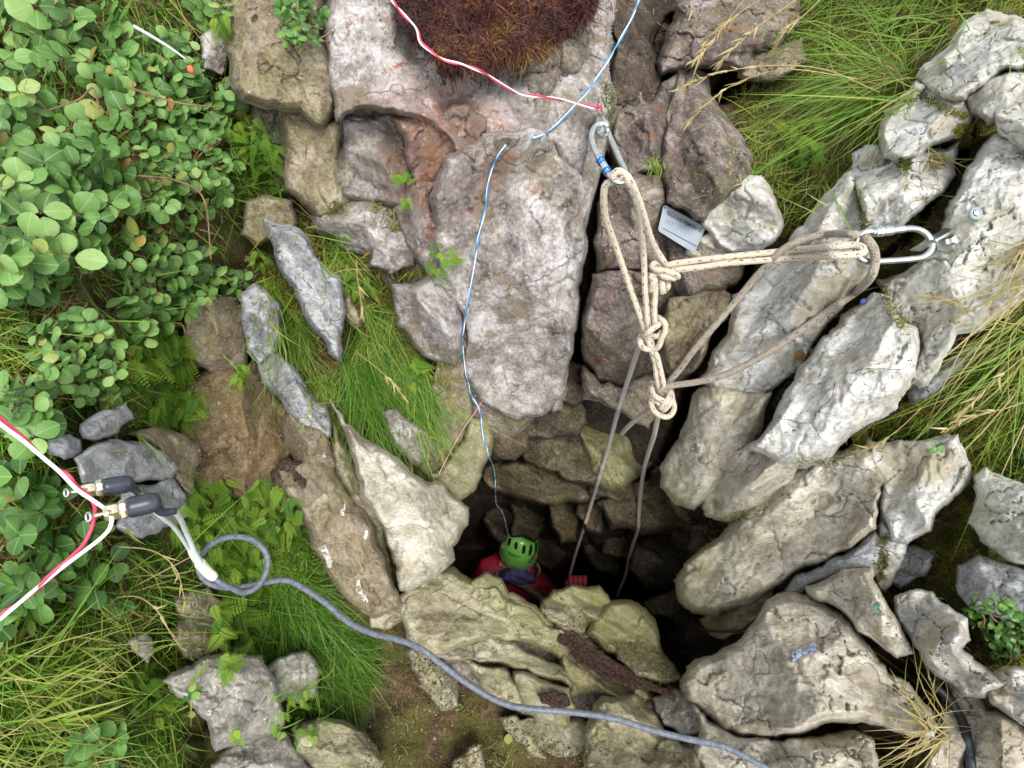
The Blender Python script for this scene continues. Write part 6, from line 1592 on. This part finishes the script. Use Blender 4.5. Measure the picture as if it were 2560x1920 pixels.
# ------------------------------------------------------------------ the caver in the shaft
MAT['suit'] = simple('red_oversuit', (.42, .012, .035), .6, var=.35, sc=14, bump=.010)
MAT['helmet'] = simple('green_helmet_shell', (.30, .86, .16), .4, var=.10, sc=8, coat=.5)
MAT['dark'] = simple('dark_vents_and_lettering', (.015, .02, .018), .7)
MAT['skin'] = simple('skin', (.55, .33, .25), .55, var=.05)
MAT['hood'] = simple('blue_violet_hood', (.10, .10, .26), .75, var=.5, sc=20, bump=.006)
MAT['strap'] = simple('olive_grey_webbing', (.20, .19, .14), .8, var=.25, sc=60)
MAT['glove'] = simple('red_glove', (.52, .05, .06), .55, var=.2, sc=60, bump=.002)
MAT['orange'] = simple('orange_lamp_clip', (.75, .20, .05), .5)
KS = .76                                  # the shaft is shallower than it looks
_P = P
def P(u, v, d): return _P(u, v, np.asarray(d, float) * KS)
HC = P(1121, 1186, 2.95)
AX = -.74 * DN + .62 * BACK + .10 * RT; AX /= np.linalg.norm(AX)         # crown of the head
FR = np.cross(AX, RT); FR /= np.linalg.norm(FR)
if FR.dot(FW) < 0: FR = -FR                                             # the face looks away, into the rock
SDv = np.cross(AX, FR)
if SDv.dot(RT) < 0: SDv = -SDv
pers = thing('person', 'person in red caving suit and green helmet, seen from behind in the shaft', 'person', P(1140, 1330, 3.6))

def skin_mesh(name, verts, edges, radii, mat, parent, root=0, sub=2):
    me = bpy.data.meshes.new(name)
    me.from_pydata([tuple(map(float, v)) for v in verts], edges, [])
    o = bpy.data.objects.new(name, me); COL.objects.link(o)
    md = o.modifiers.new('skin', 'SKIN')
    md.use_smooth_shade = True
    if not me.skin_vertices: 
        pass
    lay = me.skin_vertices[0].data
    for i, r in enumerate(radii):
        lay[i].radius = (r * KS, r * KS)
        lay[i].use_root = (i == root)
    ss = o.modifiers.new('subsurf', 'SUBSURF'); ss.levels = sub; ss.render_levels = sub
    bpy.context.view_layer.update()
    dg = bpy.context.evaluated_depsgraph_get()
    ev = o.evaluated_get(dg)
    m2 = bpy.data.meshes.new_from_object(ev)
    bpy.data.objects.remove(o); bpy.data.meshes.remove(me)
    m2.name = name
    m2.materials.clear(); m2.materials.append(mat)
    for p in m2.polygons: p.use_smooth = True
    return link_child(name, m2, parent)

neck = HC - AX * .17 * KS
sh = P(1112, 1246, 3.10)
Lsh = P(1052, 1228, 3.06); Rsh = P(1172, 1270, 3.02)
body_v = [P(1140, 1345, 3.62), P(1126, 1295, 3.36), sh, neck, HC - AX * .023,
          Lsh, P(1030, 1268, 3.26), P(1062, 1310, 3.20), P(1080, 1322, 3.14),
          Rsh, P(1215, 1320, 2.86), P(1243, 1282, 2.50),
          P(1118, 1380, 3.72), P(1105, 1420, 4.02), P(1100, 1440, 4.35), P(1172, 1385, 3.70), P(1185, 1425, 4.0), P(1180, 1450, 4.35)]
body_e = [(0, 1), (1, 2), (2, 3), (3, 4), (2, 5), (5, 6), (6, 7), (7, 8), (2, 9), (9, 10), (10, 11), (0, 12), (12, 13), (13, 14), (0, 15), (15, 16), (16, 17)]
body_r = [.15, .145, .14, .065, .075, .085, .062, .05, .045, .080, .058, .040, .09, .07, .05, .09, .07, .05]
skin_mesh('body', body_v, body_e, body_r, MAT['suit'], pers)
# head with face (turned away)
hv = [HC - AX * .045, HC, HC + AX * .038]
skin_mesh('head', hv + [HC - AX * .023 + FR * .065, HC - AX * .038 + FR * .076], [(0, 1), (1, 2), (0, 3), (3, 4)], [.070, .085, .07, .03, .014], MAT['skin'], pers, 1)
# helmet
def ell(u_, t_, s=1.0):
    """u round the axis, t from the crown (0) to the rim (1)"""
    a = t_ * math.pi * .56
    r = np.sin(a) ** .72; z = np.cos(a)
    return HC + KS * (AX * (.02 + z * .16 * s) + SDv * (np.cos(u_) * r * .105 * s) + FR * (np.sin(u_) * r * .128 * s))
nU, nT = 40, 16
uu_, tt_ = np.meshgrid(np.arange(nU) * 2 * math.pi / nU, np.linspace(0.02, 1, nT))
Vo = np.array([ell(a_, b_) for a_, b_ in zip(uu_.ravel(), tt_.ravel())])
Vi = np.array([ell(a_, b_, .95) for a_, b_ in zip(uu_.ravel(), tt_.ravel())])
idx = np.arange(nU * nT).reshape(nT, nU)
Q = np.stack([idx[:-1], np.roll(idx, -1, 1)[:-1], np.roll(idx, -1, 1)[1:], idx[1:]], -1).reshape(-1, 4)
Q2 = Q[:, ::-1] + len(Vo)
rim = np.stack([idx[-1], np.roll(idx[-1], -1), np.roll(idx[-1], -1) + len(Vo), idx[-1] + len(Vo)], -1)
topf = [(len(Vo) * 2, idx[0][(k + 1) % nU], idx[0][k]) for k in range(nU)]
M = Mesh(); M.add(np.concatenate([Vo, Vi, [ell(0., 0.)]]), np.concatenate([Q, Q2, rim]), topf)
hel = M.build('helmet', MAT['helmet'], pers)
back = math.atan2(-1, 0)
def slot(u0, t0, du, dt, name='dark_vent', mt='dark', lift=1.012, lean=0.0):
    M = Mesh()
    g = []
    for k in range(16):
        a = k * math.pi / 8
        g.append(ell(u0 + du * math.cos(a) * abs(math.cos(a)) ** -.3 * 1 + lean * math.sin(a), t0 + dt * math.sin(a), lift))
    g = np.array(g); cc = ell(u0, t0, lift)
    gi = cc + (g - cc) * 1.0 - (cc - HC) * .06
    k = np.arange(16)
    Vv = np.concatenate([g, gi, [cc]])
    M.add(Vv, np.stack([k, (k + 1) % 16, (k + 1) % 16 + 16, k + 16], -1), np.stack([k, (k + 1) % 16, np.full(16, 32)], -1))
    M.build(name, MAT[mt], hel)
for u0, t0, dt, ln in ((-2.05, .36, .085, .04), (-1.45, .40, .10, -.04), (-.98, .47, .12, -.10), (-2.60, .42, .09, .05), (-.52, .54, .11, -.08), (-.84, .70, .085, -.30)):  # dark pieces on the shell stand in for shaded vent holes
    slot(u0, t0, .13, dt, lean=ln)
for t0, a0, a1 in ((.56, -2.35, -1.62), (.60, -2.3, -1.75), (.90, -2.05, -1.70), (.93, -1.15, -1.0)):
    M = Mesh(); p_ = np.array([ell(x, t0 + .03 * (x + 2) + .10 * (x + 1.57) ** 2, 1.008) for x in np.linspace(a0, a1, 6)]); M.add(*tube(p_, .0015, 6)); M.build('lettering', MAT['dark'], hel)
M = Mesh(); p_ = np.array([ell(x, .97, 1.01) for x in np.linspace(0, 2 * math.pi, 40)[:-1]]); M.add(*tube(p_, .003, 8, closed=True)); M.build('rim', MAT['strap'], hel)
slot(-.52, .86, .09, .05, 'lamp_clip', 'orange', 1.05)
# hood / scarf between helmet and shoulders, straps, glove
M = Mesh()
q = [neck + SDv * (math.cos(a) * .067) + FR * (math.sin(a) * .065) + AX * (.008 * math.sin(3 * a)) for a in np.arange(24) * math.pi / 12]
M.add(*tube(np.array(q), .026, 12, closed=True)); M.build('hood', MAT['hood'], pers)
MAT['hood_highlight'] = simple('violet_hood_highlight', (.34, .32, .55), .7, var=.3, sc=30, bump=.004)  # pale violet highlight on the hood, put in as colour
for pts_, r0, mt_ in (('1078 1242 2.95 1096 1240 2.88 1118 1240 2.86 1142 1246 2.88 1152 1254 2.94', .024, 'hood'), ('1074 1254 2.94 1092 1248 2.86 1112 1250 2.85 1134 1258 2.88', .018, 'hood'), ('1080 1256 2.90 1090 1246 2.86 1104 1236 2.85', .009, 'hood_highlight')):
    pp = P(*crom(pt3(pts_), 6).T); M = Mesh(); M.add(*tube(pp, r0 * (.55 + .45 * np.sin(np.linspace(0, math.pi, len(pp)))), 12)); M.build('hood_fold', MAT[mt_], pers)
def strap(name, pts, half=.013):
    p_ = P(*crom(pt3(pts), 6).T)
    M = Mesh(); M.add(*ribbon(p_, (DN * .7 - RT * .5) / .86, half, .005)); M.build(name, MAT['strap'], pers)
strap('strap', '1070 1240 2.93 1096 1250 2.90 1124 1262 2.90 1150 1278 2.90 1172 1298 2.88 1186 1322 2.90')
M = Mesh(); M.add(*tube(runpath('1160 1216 2.90 1166 1232 2.88 1160 1246 2.90', 6), .006, 8)); M.build('chin_strap', MAT['strap'], pers)
# gloved fist round the rope
G0 = P(1246, 1262, 2.42); gs = 1.0
gv = [G0 + DN * 0.05320 + BACK * -0.02280, G0 + DN * 0.00760, G0 - DN * 0.01900]
ge = [(0, 1), (1, 2)]; gr = [0.02584, 0.03344, 0.02736]
for k in range(4):
    off = (-0.02508 + k * 0.01672)
    b0 = G0 - DN * 0.02280 + RT * (off * .95) + BACK * 0.00912
    b1 = b0 + BACK * 0.01672 - DN * 0.01216; b2 = b1 + BACK * 0.00912 + DN * (0.01824 + 0.00304 * (k in (1, 2))); b3 = b2 + DN * 0.01368 - BACK * 0.00760
    i0 = len(gv); gv += [b0, b1, b2, b3]; ge += [(2, i0), (i0, i0 + 1), (i0 + 1, i0 + 2), (i0 + 2, i0 + 3)]; gr += [0.00988, 0.00912, 0.00874, 0.00760]
t0_ = G0 - RT * 0.02660 + DN * 0.00912; i0 = len(gv)
gv += [t0_, t0_ - RT * 0.00912 - DN * 0.01824 + BACK * 0.01140, t0_ + RT * 0.00304 - DN * 0.03192 + BACK * 0.01824]; ge += [(1, i0), (i0, i0 + 1), (i0 + 1, i0 + 2)]; gr += [0.01216, 0.00988, 0.00836]
skin_mesh('glove', gv, ge, [x / KS for x in gr], MAT['glove'], pers, 1)
